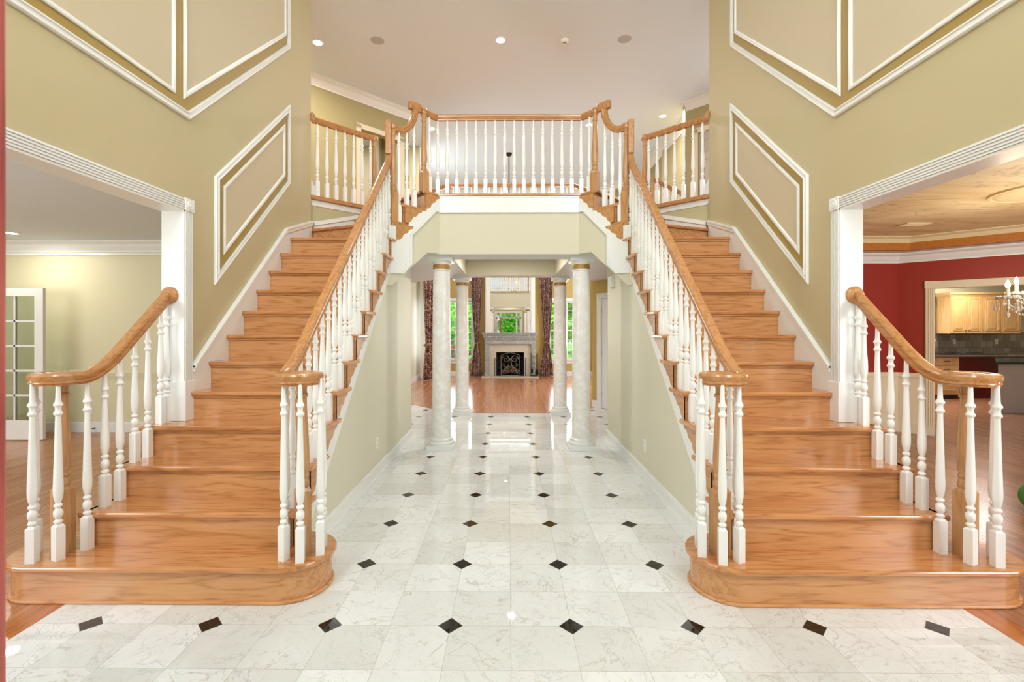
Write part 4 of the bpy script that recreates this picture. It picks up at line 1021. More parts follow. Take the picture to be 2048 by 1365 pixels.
# over-mantel mirror
t = thing('overmantel_mirror', (FX, 12.0, 1.345), 'tall wall mirror in a white pilaster frame standing above the mantel', 'mirror')
b = MB()
for s in (-1, 1):
    b.box(min(FX + s * .615, FX + s * .765), max(FX + s * .615, FX + s * .765), 11.93, 12.12, 1.345, 3.7); b.box(min(FX + s * .645, FX + s * .735), max(FX + s * .645, FX + s * .735), 11.915, 11.95, 1.42, 3.62)
b.box(FX - .80, FX + .80, 11.9, 12.12, 3.7, 3.82)
b.build('frame', M['white'], t, bevel=.004)
MB().box(FX - .62, FX + .62, 12.02, 12.03, 1.345, 3.7).build('mirror_glass', M['mirror'], t)

# ------------------------------------------------------------------ windows of the great room
def window(idx, x0, x1, z0, z1, y, cols, rows, inside=-1, depth=.1):
    o = MB()
    c = .09
    o.box(x0 - c, x0, y - .02, y, z0 - .02, z1 + c); o.box(x1, x1 + c, y - .02, y, z0 - .02, z1 + c); o.box(x0 - c, x1 + c, y - .024, y, z1, z1 + c); o.box(x0 - c - .02, x1 + c + .02, y - .05, y, z0 - .03, z0); o.box(x0 - c, x1 + c, y - .02, y, z0 - .11, z0 - .03)
    fo = struct(o.build('window_%d' % idx, M['white'], loc=((x0 + x1) / 2, y, z0)))
    g = MB(); zz = (z0 + z1) / 2; yy = y + .06
    g.box(x0, x0 + .04, yy - .02, yy + .02, z0, z1); g.box(x1 - .04, x1, yy - .02, yy + .02, z0, z1)
    for a in (z0, zz - .02, z1 - .04): g.box(x0, x1, yy - .02, yy + .02, a, a + .04)
    for k in range(1, cols): xx = x0 + (x1 - x0) * k / cols; g.box(xx - .008, xx + .008, yy - .01, yy + .01, z0, z1)
    for k in range(1, rows): a = z0 + (z1 - z0) * k / rows; g.box(x0, x1, yy - .01, yy + .01, a - .008, a + .008)
    g.build('sash', M['white'], fo)
    MB().box(x0, x1, yy - .002, yy + .002, z0, z1).build('pane', M['glass'], fo)
window(1, WN[0][0], WN[0][1], wz0, wz1, GB, 4, 6); window(2, WN[1][0], WN[1][1], wz0, wz1, GB, 4, 6)
# curtains
def curtain(p, q, ztop, tie_at, label, seed, ztie=1.02, bulge=1.0):
    """pleated drape hung between plan points p and q, drawn in at fraction tie_at of its width"""
    p = Vector(p); q = Vector(q); d = (q - p); W = d.length; d.normalize(); n = Vector((d.y, -d.x))
    t = thing('curtain', ((p.x + q.x) / 2, (p.y + q.y) / 2, 0), label, 'curtain', 'burgundy curtains in the fireplace room')
    NU, NV = 60, 44; vs = []; fs = []; rnd = random.Random(seed); ph = rnd.uniform(0, 6)
    for j in range(NV + 1):
        z = ztop * (1 - j / NV) + .015
        if z > ztie: k = (z - ztie) / (ztop - ztie); wdt = .26 + .74 * min(1, k * 1.15) ** .75
        else: k = (ztie - z) / ztie; wdt = .26 + .62 * k ** .8
        for i in range(NU + 1):
            u = i / NU; uu = tie_at + (u - tie_at) * wdt
            dep = .035 * math.sin(u * 2 * PI * 6 + ph) * (1 if wdt > .5 else .75) + .02 * math.sin(u * 17 + ph * 2) + .05 * (1 - wdt) * math.sin(u * PI)
            r = p + d * (uu * W) + n * (dep + .03)
            vs.append((r.x, r.y, z))
    for j in range(NV):
        for i in range(NU): a = j * (NU + 1) + i; fs.append((a, a + 1, a + NU + 2, a + NU + 1))
    o = MB().add(vs, fs).build('drape', M['curtain'], t, smooth=True, auto=180)
    s = o.modifiers.new('s', 'SOLIDIFY'); s.thickness = .006
    c = p + d * (tie_at * W); b = MB(); hw = .15 * W
    P = [(c.x + d.x * hw * math.cos(a) + n.x * (.03 + .085 * math.sin(a)), c.y + d.y * hw * math.cos(a) + n.y * (.03 + .085 * math.sin(a)), ztie + .03 * math.cos(a)) for a in [2 * PI * k / 16 for k in range(17)]]
    b.tube(P, .022, 8); b.tube([(c.x + n.x * .12, c.y + n.y * .12, ztie), (c.x + n.x * .13, c.y + n.y * .13, ztie - .22)], [.018, .03], 8); b.build('tieback', M['tie'], t, smooth=True)
    r = MB(); a = p - d * .08; e = q + d * .08; r.tube([(a.x, a.y, ztop + .03), (e.x, e.y, ztop + .03)], .018, 8); r.build('rod', M['black'], t, smooth=True)
curtain((-1.22, 11.98), (-.80, 11.98), 4.3, .62, 'burgundy vine-patterned curtain immediately left of the fireplace', 1)
curtain((1.40, 11.98), (.90, 11.98), 4.3, .42, 'burgundy vine-patterned curtain immediately right of the fireplace', 2)
curtain((-2.46, 10.72), (-2.06, 11.30), 4.3, .3, 'burgundy curtain at the far left, half hidden by a column', 3)
curtain((2.88, 11.45), (2.62, 11.75), 4.3, .6, 'burgundy curtain seen only as a sliver right of the columns', 4)

# ------------------------------------------------------------------ ceiling fittings
def can_light(x, y, z, label, grp, power=16, r=.075, lamp=True):
    t = thing('recessed_light', (x, y, z), label, 'ceiling light', grp)
    b = MB(); b.lathe([(r * .8, -.001), (r * .82, -.008), (r * 1.12, -.008), (r * 1.16, -.001)], (x, y, z), 28); b.build('trim_ring', M['white'], t, smooth=True)
    b = MB(); b.lathe([(r * .01, -.004), (r * .80, -.004)], (x, y, z), 28); b.build('lens', M['lens'], t)
    if lamp:
        d = disc('lamp', (x, y, z - .03), r * 1.9, power); d.parent = t; d.location = (0, 0, -.03)
G1 = 'recessed ceiling lights upstairs'
can_light(-.127, 4.51, ZC, 'lit recessed light in the middle of the upper ceiling', G1, 40, .08)
can_light(-2.85, 4.546, ZC, 'lit recessed light cut off by the left wall edge', G1, 40, .08)
can_light(3.08, 6.998, ZC, 'lit recessed light above the upper right hall railing', G1, 40, .08)
can_light(-1.649, 7.542, ZC, 'lit recessed light behind the top of the left bridge newel', G1, 40, .08)
can_light(1.678, 7.40, ZC, 'lit recessed light behind the top of the right bridge newel', G1, 40, .08)
can_light(.03, 4.35, 2.675, 'small recessed light hidden up in the tray of the bridge soffit', None, 26, .05)
can_light(-6.494, 3.657, LR_C, 'lit recessed light in the living room ceiling at far left', None, 14, .085)
for i, (x, y, lb) in enumerate(((-1.945, 4.506, 'round grey ceiling speaker left of the middle light'), (1.696, 4.502, 'round grey ceiling speaker right of the smoke detector'))):
    t = thing('ceiling_speaker', (x, y, ZC), lb, 'speaker', 'ceiling speakers')
    MB().lathe([(.01, -.006), (.092, -.006), (.10, -.002), (.10, 0)], (x, y, ZC), 30).build('grille', M['speaker'], t)
t = thing('smoke_detector', (.818, 4.53, ZC), 'small round white smoke detector on the upper ceiling', 'smoke detector')
MB().lathe([(.01, -.04), (.045, -.038), (.062, -.02), (.068, 0)], (.818, 4.53, ZC), 24).build('body', M['plate'], t, smooth=True)
MB().box(.79, .845, 4.515, 4.53, ZC - .042, ZC - .036).build('vent_slot', M['socket'], t)
t = thing('ceiling_fan', (.005, 8.98, ZC), 'dark ceiling fan hung on a long thin rod beyond the bridge', 'fan')
MB().lathe([(.015, -.07), (.06, -.055), (.07, -.02), (.075, 0)], (.005, 8.98, ZC), 20).build('canopy', M['fan'], t, smooth=True)
MB().tube([(.005, 8.98, ZC - .06), (.005, 8.98, ZC - 1.72)], .012, 10).build('down_rod', M['fan'], t)
MB().lathe([(.02, 0), (.10, -.03), (.13, -.10), (.10, -.17), (.05, -.20)], (.005, 8.98, ZC - 1.70), 24).build('motor', M['fan'], t, smooth=True)
for k in range(5):
    a = k * 2 * PI / 5 + .3; c = (.005 + .42 * math.cos(a), 8.98 + .42 * math.sin(a)); MB().obox(c, (math.cos(a), math.sin(a)), .30, .065, ZC - 1.80, ZC - 1.79).build('blade', M['fan'], t)

# outlets, sensor
def outlet(loc, nrm, label, grp=None, sw=False):
    """nrm: 'x+','x-','y-' = direction the plate faces"""
    t = thing('wall_outlet', loc, label, 'outlet', grp)
    def mp(u, v, w):
        if nrm == 'y-': return (loc[0] + u, loc[1] - w, loc[2] + v)
        s = 1 if nrm == 'x+' else -1
        return (loc[0] + s * w, loc[1] + u, loc[2] + v)
    MB().prism([(-.035, -.058), (.035, -.058), (.035, .058), (-.035, .058)], 0, .006, mp).build('cover_plate', M['plate'], t, bevel=.002)
    for z in (-.024, .024): MB().prism([(-.016, z - .016), (.016, z - .016), (.016, z + .016), (-.016, z + .016)], .006, .009, mp).build('socket', M['white'], t)
    b = MB()
    for z in (-.024, .024):
        for u in (-.006, .006): b.prism([(u - .0015, z - .006), (u + .0015, z - .006), (u + .0015, z + .006), (u - .0015, z + .006)], .009, .0095, mp)
    b.build('slots', M['socket'], t)
outlet((-1.338, 2.33, .34), 'x+', 'white wall outlet low on the left passage wall')
outlet((1.338, 2.25, .34), 'x-', 'white wall outlet low on the right passage wall')
outlet((-6.04, 4.30, .30), 'y-', 'white wall outlet low on the living room wall')
t = thing('door_chime', (1.338, 3.65, 2.09), 'small white box fixed high on the right passage wall', 'chime')
MB().box(1.288, 1.338, 3.56, 3.74, 2.02, 2.16).build('housing', M['plate'], t, bevel=.006); b = MB()
for k in range(5): b.box(1.284, 1.288, 3.58 + k * .032, 3.59 + k * .032, 2.035, 2.145)
b.build('grille_ribs', M['white'], t)
t = thing('thermostat', (-2.62, 9.9, 1.55), 'narrow pale switch plate on the far left wall', 'switch'); MB().box(-2.62, -2.605, 9.84, 9.96, 1.45, 1.95).build('plate', M['plate'], t)

# ------------------------------------------------------------------ living room (left)
LY = 4.30
b = MB(); b.box(-8.5, -2.51, LY, LY + .12, 0, LR_C)
struct(b.build('wall_living_back', M['living']))
struct(MB().box(-8.62, -8.5, -3.0, 4.42, 0, LR_C).build('wall_living_side', M['living']))
b = MB(); b.box(-8.5, -7.6, -2.95, -2.83, 0, LR_C); b.box(-4.4, -2.51, -2.95, -2.83, 0, LR_C); b.box(-7.6, -4.4, -2.95, -2.83, 0, .65); b.box(-7.6, -4.4, -2.95, -2.83, 2.45, LR_C)
struct(b.build('wall_living_front', M['living']))
b = MB(); crown(b, (-8.5, LY), (-2.51, LY), LR_C, .15, -1); b.box(-8.5, -2.51, LY - .03, LY, LR_C - .20, LR_C - .17)
struct(b.build('trim_18_living_crown', M['white']))
b = MB(); b.box(-8.5, -2.51, LY - .018, LY, 0, .14); b.box(-8.5, -2.51, LY - .024, LY, .12, .135); struct(b.build('baseboard_living', M['white']))
b = MB(); b.box(-8.5, -2.51, LY - .022, LY, .80, .86); b.box(-8.5, -2.51, LY - .032, LY, .842, .858); struct(b.build('trim_19_living_chair_rail', M['living']))
# french door leaf standing open in front of the wall
def french_door():
    x1 = -6.20; x0 = -6.98; y = 3.80; h = 2.03
    o = bpy.data.objects.new('door_4', None); C.objects.link(o); o.location = (x1, y, .012); o['kind'] = 'structure'
    b = MB(); st = .115
    b.box(x0, x0 + st, y - .02, y + .02, .012, h); b.box(x1 - st, x1, y - .02, y + .02, .012, h); b.box(x0 + st, x1 - st, y - .02, y + .02, h - .11, h); b.box(x0 + st, x1 - st, y - .02, y + .02, .012, .27)
    b.build('frame', M['white'], o)
    m = MB(); xm = (x0 + x1) / 2; m.box(xm - .012, xm + .012, y - .014, y + .014, .27, h - .11)
    for k in range(1, 5): z = .27 + (h - .38) * k / 5; m.box(x0 + st, x1 - st, y - .014, y + .014, z - .012, z + .012)
    m.build('muntins', M['white'], o)
    MB().box(x0 + st, x1 - st, y - .003, y + .003, .27, h - .11).build('pane', M['frglass'], o)
    k = MB(); k.sphere((x0 + .06, y - .06, .95), .028); k.tube([(x0 + .06, y - .06, .95), (x0 + .06, y, .95)], .01, 8); k.build('door_knob', M['brass'], o, smooth=True)
    return o
french_door()
t = thing('door_stop', (-5.95, 4.25, .06), 'tiny black door stop on the living room baseboard', 'door stop'); b = MB(); b.tube([(-5.95, 4.28, .06), (-5.95, 4.20, .06)], .006, 8); b.sphere((-5.95, 4.19, .06), .014); b.build('stop', M['black'], t, smooth=True)

# ------------------------------------------------------------------ dining room (right)
DY = 4.42; XC = 5.62
def red_wall():
    S = SOF + .175  # soffit height 2.56
    b = MB(); b.box(2.51, XC, DY, DY + .12, .84, 2.56)
    k = DY + XC
    def dg(b, a, c, z0, z1, t=.12, back=True):
        o = t * S2 * (1 if back else -1)
        b.plan([(a, k - a), (c, k - c), (c + o, k - c + o), (a + o, k - a + o)], z0, z1)
    a0, a1 = XC + .275, XC + .895      # clear opening
    dg(b, XC, a0, .84, 2.56); dg(b, a1, 9.3, .84, 2.56); dg(b, a0, a1, 2.05, 2.56)
    struct(b.build('wall_dining', M['red']))
    b = MB(); b.box(2.51, XC, DY, DY + .12, 0, .84); dg(b, XC, a0, 0, .84); dg(b, a1, 9.3, 0, .84)
    struct(b.build('wall_dining_wainscot', M['wains']))
    b = MB(); b.box(2.51, XC, DY - .03, DY, .80, .86); dg(b, XC, a0 - .07, .80, .86, .03, False); dg(b, a1 + .07, 9.3, .80, .86, .03, False)
    struct(b.build('trim_20_dining_chair_rail', M['wains']))
    b = MB(); b.box(2.51, XC, DY - .018, DY, 0, .15); dg(b, XC, a0 - .07, 0, .15, .018, False); dg(b, a1 + .07, 9.3, 0, .15, .018, False)
    struct(b.build('baseboard_dining', M['wains']))
    b = MB()
    for u in (a0 - .07, a1):
        dg(b, u, u + .07, 0, 2.05, .02, False)
        for q in (.008, .026, .044, .058): dg(b, u + q, u + q + .007, .14, 2.05, .028, False)
    dg(b, a0 - .07, a1 + .07, 2.05, 2.145, .02, False)
    for q in (.008, .03, .052, .074): dg(b, a0, a1, 2.05 + q, 2.05 + q + .012, .028, False)
    for u in (a0 - .072, a1 - .002): dg(b, u, u + .074, 2.05, 2.15, .034, False)
    dg(b, a0 - .002, a0, 0, 2.05, .12); dg(b, a1, a1 + .002, 0, 2.05, .12); dg(b, a0, a1, 2.048, 2.05, .12)
    struct(b.build('trim_21_kitchen_opening_casing', M['wains']))
    # white crown, soffit, gold band, beige tray moulding, faux ceiling
    b = MB(); crown(b, (2.51, DY), (XC, DY), 2.56, .13, -1); crown(b, (XC, DY), (9.3, k - 9.3), 2.56, .13, -1); struct(b.build('trim_22_dining_crown', M['white']))
    i0 = .36
    P_in = [(2.9, -2.4), (2.9, DY - i0), (XC - .15, DY - i0), (8.4, k - i0 * 1.414 - 8.4), (8.4, -2.4)]
    b = MB()
    b.plan([(2.51, DY - i0), (XC - .15, DY - i0), (XC, DY), (2.51, DY)], 2.56, 2.60)
    b.plan([(XC - .15, DY - i0), (8.4, k - i0 * 1.414 - 8.4), (9.3, k - 9.3), (XC, DY)], 2.56, 2.60)
    b.plan([(2.51, -3.0), (2.9, -3.0), (2.9, DY - i0), (2.51, DY - i0)], 2.56, 2.60)
    struct(b.build('ceiling_dining_soffit', M['soffit']))
    b = MB(); b.seg((2.9, DY - i0), (XC - .15, DY - i0), .05, 2.56, 2.66, 0); b.seg((XC - .15, DY - i0), (8.4, k - i0 * 1.414 - 8.4), .05, 2.56, 2.66, 0); b.box(2.88, 2.9, -2.8, DY - i0, 2.56, 2.64)
    struct(b.build('trim_23_gold_cornice_band', M['goldleaf']))
    b = MB(); crown(b, (2.9, DY - i0), (XC - .15, DY - i0), 2.74, .10, -1); crown(b, (XC - .15, DY - i0), (8.4, k - i0 * 1.414 - 8.4), 2.74, .10, -1); crown(b, (2.9, -2.8), (2.9, DY - i0), 2.74, .10, -1)
    struct(b.build('trim_24_tray_moulding', M['traymould']))
    struct(MB().box(2.51, 9.6, -3.0, DY + .1, 2.74, 2.78).build('ceiling_dining', M['faux']))
    struct(MB().box(9.3, 9.42, -3.0, 1.2, 0, 2.74).build('wall_dining_side', M['red']))
    b = MB(); b.box(2.51, 4.3, -2.95, -2.83, 0, 2.74); b.box(6.9, 9.3, -2.95, -2.83, 0, 2.74); b.box(4.3, 6.9, -2.95, -2.83, 0, .65); b.box(4.3, 6.9, -2.95, -2.83, 2.45, 2.74); struct(b.build('wall_dining_front', M['red']))
red_wall()
o = MB().lathe([(.01, -.028), (.30, -.026), (.33, -.022), (.345, -.012), (.36, -.022), (.38, -.018), (.385, 0)], (4.82, 1.86, 2.74), 48).build('ceiling_medallion', M['traymould'], smooth=True, loc=(4.82, 1.86, 2.74))
link_props(o, 'round plaster medallion on the faux marble dining ceiling', 'medallion')
t = thing('ceiling_vent', (4.83, 3.25, 2.74), 'flush rectangular vent plate on the faux marble ceiling', 'vent'); b = MB(); b.box(4.68, 4.98, 3.16, 3.34, 2.732, 2.74); b.build('plate', M['traymould'], t)
b = MB()
for k in range(7): b.box(4.70, 4.96, 3.18 + k * .021, 3.188 + k * .021, 2.728, 2.732)
b.build('louvre', M['traymould'], t)

# chandelier builder ------------------------------------------------
def chandelier(cx, cy, zb, ztop, label, arms, power, scale=1.0):
    t = thing('chandelier', (cx, cy, ztop), label, 'chandelier', None)
    s = scale
    MB().lathe([(.01, 0), (.05, -.004), (.06, -.02), (.03, -.04), (.01, -.05)][::-1], (cx, cy, ztop), 16).build('ceiling_rose', M['brass'], t, smooth=True)
    b = MB(); b.tube([(cx, cy, ztop - .04), (cx, cy, zb + .28 * s)], .006, 6); b.build('chain', M['brass'], t)
    b = MB(); b.lathe([(.006, -.14), (.03, -.12), (.045, -.09), (.02, -.06), (.05, -.02), (.07, .02), (.04, .05), (.02, .10), (.045, .14), (.03, .19), (.015, .24), (.006, .30)], (cx, cy, zb), 16)
    b.v = [(cx + (x - cx) * s, cy + (y - cy) * s, zb + (z - zb) * s) for x, y, z in b.v]; b.build('stem', M['crystal'], t, smooth=True)
    for a, r, dz in arms:
        ex, ey, ez = cx + r * math.cos(a) * s, cy + r * math.sin(a) * s, zb + dz * s
        f = lambda k, z: (cx + (ex - cx) * k, cy + (ey - cy) * k, z)
        arm = MB(); arm.tube(smooth_path([f(.08, zb), f(.35, zb - .05 * s), f(.7, ez - .08 * s), f(.95, ez - .05 * s), f(1, ez)], 4), .008 * s, 6)
        ao = arm.build('arm', M['crystal'], t, smooth=True)
        bb = MB(); R0 = .075 * s
        for k in range(14):
            q = k * 2 * PI / 14; bb.sphere((ex + R0 * .82 * math.cos(q), ey + R0 * .82 * math.sin(q), ez + .012 * s), .016 * s, 7, 5)
        bb.lathe([(.012 * s, .002), (R0 * .5, 0), (R0 * .95, .012 * s), (R0, .02 * s), (R0 * .5, .01 * s), (.012 * s, .012 * s)], (ex, ey, ez), 16); bb.build('bobeche', M['crystal'], ao, smooth=True)
        MB().lathe([(.013 * s, 0), (.013 * s, .085 * s)], (ex, ey, ez + .01), 12).build('candle', M['candle'], ao, smooth=True)
        MB().lathe([(.006 * s, 0), (.015 * s, .014 * s), (.017 * s, .028 * s), (.011 * s, .05 * s), (.002, .07 * s)], (ex, ey, ez + .09 * s), 12).build('bulb', M['bulb'], ao, smooth=True)
        for k in range(9):
            q = k * 2 * PI / 8; px, py = (ex + R0 * math.cos(q), ey + R0 * math.sin(q)) if k < 8 else (ex, ey)
            dr = MB(); lo = .078 if k < 8 else .13; rr = .011 if k < 8 else .016
            pf = [(.002, -lo - rr * 1.8), (rr, -lo), (.003, -lo + rr * 1.4)]
            for m_ in range(3 if k < 8 else 5): zz = -lo + rr * 1.4 + .006 + m_ * .016; pf += [(.0065, zz), (.0025, zz + .008)]
            dr.lathe([(a_ * s, b_ * s) for a_, b_ in pf], (px, py, ez), 7); dr.build('crystal_drop', M['crystal'], ao)
        sw = MB()
        for k in range(9):
            q = k / 8; sw.sphere(f(1 - .8 * q, ez - .06 * s - .07 * s * math.sin(q * PI)), .009 * s, 6, 4)
        sw.build('crystal_swag', M['crystal'], ao)
        d = bpy.data.lights.new('bulb_light', 'POINT'); d.energy = power; d.color = (1, .83, .62); d.shadow_soft_size = .03
        lo_ = bpy.data.objects.new('bulb_light', d); C.objects.link(lo_); lo_.location = (ex, ey, ez + .19 * s)
    return t
D_ = PI / 180
chandelier(4.80, 1.86, 1.76, 2.72, 'lit crystal chandelier cut off by the right edge of the picture', [(180 * D_, .31, 0), (300 * D_, .31, 0), (60 * D_, .31, 0), (90 * D_, .22, .05), (330 * D_, .22, .06), (210 * D_, .20, .06)], 5, 1.08)
chandelier(0, -.9, 4.35, ZC, 'crystal chandelier high in the foyer, reflected in the far mirror', [(k * 60 * D_, .42, 0) for k in range(6)], 3.5, 1.2)

# ------------------------------------------------------------------ kitchen seen through the dining room
def kitchen():
    ky = 7.62
    b = MB(); b.box(7.9, 12.4, 8.2, 8.3, 0, 2.6); struct(b.build('wall_kitchen_back', M['living']))
    struct(MB().plan([(5.75, 4.55), (9.4, .9), (12.4, .9), (12.4, 8.3), (5.75, 8.3)], 2.6, 2.64).build('ceiling_kitchen', M['ceil']))
    b = MB(); b.box(6.3, 7.45, 8.2, 8.3, 0, 2.6); b.box(7.45, 7.9, 8.2, 8.3, 2.2, 2.6); b.box(7.45, 7.9, 8.2, 8.3, 0, 1.05); b.box(12.3, 12.4, 2.0, 8.2, 0, 2.6); struct(b.build('wall_kitchen_side', M['living']))
    struct(MB().box(8.2, 12.3, 8.185, 8.2, .94, 1.40).build('trim_25_slate_backsplash', M['splash']))
    # window frame at left of the cabinets
    b = MB(); b.box(8.95, 9.55, 8.13, 8.2, 1.19, 1.24); b.box(9.43, 9.53, 8.15, 8.2, 1.24, 2.14); b.box(8.98, 9.53, 8.15, 8.2, 1.95, 2.14); b.box(9.0, 9.43, 8.165, 8.19, 1.55, 1.57)
    fo = struct(b.build('window_3', M['white'], loc=(9.2, 8.18, 1.2))); 
    MB().box(9.0, 9.43, 8.185, 8.192, 1.24, 1.95).build('pane', emit('daylit_window_pane', (226, 246, 228), 1.0), fo)
    # wall cabinets
    xs = [9.60, 10.29, 10.68, 11.12]
    lab = ['two-door honey maple wall cabinet, leftmost over the kitchen counter', 'honey maple wall cabinet second from the left over the counter', 'honey maple wall cabinet rightmost before the opening edge']
    for i in range(3):
        x0, x1 = xs[i] + .003, xs[i + 1] - .003
        t = thing('wall_cabinet', ((x0 + x1) / 2, 8.0, 1.37), lab[i], 'cabinet', 'honey maple wall cabinets')
        y0 = 7.85
        b = MB()
        b.box(x0, x1, y0, 8.18, 1.37, 2.20)
        b.build('body', M['maple'], t)
        b = MB(); b.box(x0 - (.04 if i == 0 else 0), x1, y0 - .04, 8.18, 2.22, 2.27); b.box(x0 - (.02 if i == 0 else 0), x1, y0 - .02, 8.18, 2.19, 2.23); b.build('cornice', M['maple'], t)
        st = x0; n = 1 if i == 0 else (1 if i == 2 else 2)
        n = [2, 1, 1][i]
        for k in range(n):
            a = st + (x1 - st) * k / n + .006; c = st + (x1 - st) * (k + 1) / n - .006
            d = MB(); d.box(a, c, y0 - .02, y0, 1.38, 2.18); dd = d.build('door', M['maple'], t)
            mo = MB(); P = [(a + .05, 1.43), (c - .05, 1.43), (c - .05, 2.13), (a + .05, 2.13)]; mm = lambda u, v, w_: (u, y0 - .02 - w_, v)
            mould(mo, P, [(0, 0), (.004, .008), (.014, .008), (.022, -.004), (.05, .006)], mm); mo.prism(offset_poly(P, .05), 0, .006, mm); mo.build('raised_panel', M['maple'], dd)
            kk = MB(); kk.sphere(((c - .03) if k == 0 else (a + .03), y0 - .035, 1.44), .012, 8, 6); kk.build('knob', M['brass'], dd)
    # counter, cooktop, base cabinet, red knee panel, appliance, bar
    o = MB().box(8.2, 12.3, 7.45, 8.185, .885, .925).build('kitchen_countertop', M['granite'], bevel=.008, loc=(10, 7.8, .885)); link_props(o, 'speckled brown granite countertop under the maple wall cabinets', 'countertop')
    t = thing('cooktop', (9.3, 7.8, .925), 'black gas cooktop set in the granite counter', 'cooktop'); MB().box(8.9, 10.5, 7.52, 8.05, .926, .936).build('glass_plate', M['cooktop'], t)
    for cx_ in (9.15, 9.6, 10.05):
        g = MB()
        for k in range(4): a = k * PI / 2 + PI / 4; g.tube([(cx_, 7.78, .955), (cx_ + .12 * math.cos(a), 7.78 + .12 * math.sin(a), .955), (cx_ + .13 * math.cos(a), 7.78 + .13 * math.sin(a), .936)], .006, 5)
        g.build('burner_grate', M['black'], t)
    t = thing('base_cabinet', (9.0, 7.5, 0), 'honey maple base cabinet with drawers under the granite counter', 'cabinet')
    MB().box(8.90, 9.46, 7.50, 8.18, .09, .885).build('body', M['maple'], t); MB().box(8.90, 9.46, 7.56, 8.18, 0, .09).build('toe_kick', M['darkroom'], t)
    for z0, z1 in ((.72, .87), (.55, .70)):
        d = MB().box(8.93, 9.43, 7.48, 7.50, z0, z1).build('drawer', M['maple'], t, bevel=.004); kk = MB(); kk.tube([(9.12, 7.465, (z0 + z1) / 2), (9.24, 7.465, (z0 + z1) / 2)], .007, 6); kk.build('pull', M['black'], d)
    d = MB().box(8.93, 9.43, 7.48, 7.50, .12, .53).build('door', M['maple'], t, bevel=.004)
    mo = MB(); P = [(8.98, .18), (9.38, .18), (9.38, .47), (8.98, .47)]; mm = lambda u, v, w_: (u, 7.48 - w_, v); mould(mo, P, [(0, 0), (.004, .008), (.014, .008), (.022, 0)], mm); mo.build('raised_panel', M['maple'], d)
    o = MB().box(9.47, 11.9, 7.62, 8.18, 0, .885).build('knee_panel', plain('dark_red_panel_paint', (104, 18, 14), .4), loc=(10, 7.7, 0)); link_props(o, 'dark red panel closing the space below the granite counter', 'panel')
    t = thing('kitchen_island', (9.2, 6.2, 0), 'pale grey island with a dark green top at the right of the kitchen', 'island')
    MB().plan([(8.60, 5.9), (10.2, 5.9), (10.8, 7.0), (9.78, 7.0)], 0, .86).build('body', M['applwhite'], t); MB().plan([(8.50, 5.84), (10.3, 5.84), (10.9, 7.06), (9.74, 7.06)], .86, .90).build('countertop', M['darkgreen'], t, bevel=.005)
    outlet((10.01, 8.185, 1.19), 'y-', 'left of two white outlets on the slate backsplash', 'outlets on the backsplash')
    outlet((10.95, 8.185, 1.19), 'y-', 'right of two white outlets on the slate backsplash', 'outlets on the backsplash')
kitchen()
o = MB().sphere((4.30, 1.46, .125), .125, 24, 16).build('green_ball', M['ball'], smooth=True, loc=(4.30, 1.46, 0)); link_props(o, 'green ball on the dining room floor cut by the right picture edge', 'ball')

# ------------------------------------------------------------------ front wall behind the camera (seen in the mirror)
FY = -2.83
b = MB()
b.box(-2.51, -.80, FY - .15, FY, 0, 2.9); b.box(.80, 2.51, FY - .15, FY, 0, 2.9); b.box(-.80, .80, FY - .15, FY, 2.42, 2.9)
b.box(-2.51, -1.25, FY - .15, FY, 2.9, ZC); b.box(1.25, 2.51, FY - .15, FY, 2.9, ZC); b.box(-1.25, 1.25, FY - .15, FY, 2.9, 3.3); b.box(-1.25, 1.25, FY - .15, FY, 5.25, ZC)
struct(b.build('wall_front', M['olive']))
b = MB()
for x in (-.80, -.56, .46, .70): b.box(x, x + .10, FY - .13, FY + .02, 0, 2.42)
b.box(-.80, .80, FY - .13, FY + .02, 2.05, 2.13); b.box(-.88, .88, FY, FY + .02, 2.42, 2.52); b.box(-.88, -.80, FY, FY + .02, 0, 2.42); b.box(.80, .88, FY, FY + .02, 0, 2.42)
for x0, x1 in ((-.70, -.56), (.56, .70)): b.box(x0, x1, FY - .13, FY + .0, 0, .35)
dfr = struct(b.build('door_5', M['white'], loc=(0, FY, 0)))
b = MB()
for x0, x1 in ((-.70, -.56), (.56, .70)): b.box(x0, x1, FY - .07, FY - .065, .35, 2.05)
b.box(-.80, .80, FY - .07, FY - .065, 2.13, 2.42); b.build('pane', M['glass'], dfr)
# the red-brown front door leaf, swung into the foyer just left of the camera
lf = MB(); x0 = -.5045; x1 = -.4585; ye = -1.932
lf.box(x0, x1, FY, ye, .012, 2.04); lo_ = lf.build('front_door_leaf', M['door_red'], dfr, bevel=.003)
pm = MB()
for (a0, a1) in ((.25, .85), (1.0, 1.85)):
    P = [(FY + .15, a0), (ye - .15, a0), (ye - .15, a1), (FY + .15, a1)]
    for fx, s in ((x1, 1), (x0, -1)):
        mould(pm, P, [(0, 0), (.006, .008), (.02, .008), (.03, .001), (.05, .007)], lambda u, v, w_, fx=fx, s=s: (fx + s * w_, u, v))
pm.build('raised_panel', M['door_red'], lo_)
kb = MB(); kb.sphere((-.43, ye - .07, 1.0), .028); kb.tube([(-.46, ye - .07, 1.0), (-.43, ye - .07, 1.0)], .012, 8); kb.build('door_knob', M['brass'], lo_, smooth=True)
g = MB()
for x in (-1.25, -.62, .0, .62, 1.25): g.box(x - .03, x + .03, FY - .10, FY - .04, 3.3, 5.25)
for z in (3.3, 3.95, 4.6, 5.2): g.box(-1.25, 1.25, FY - .10, FY - .04, z - .03, z + .03)
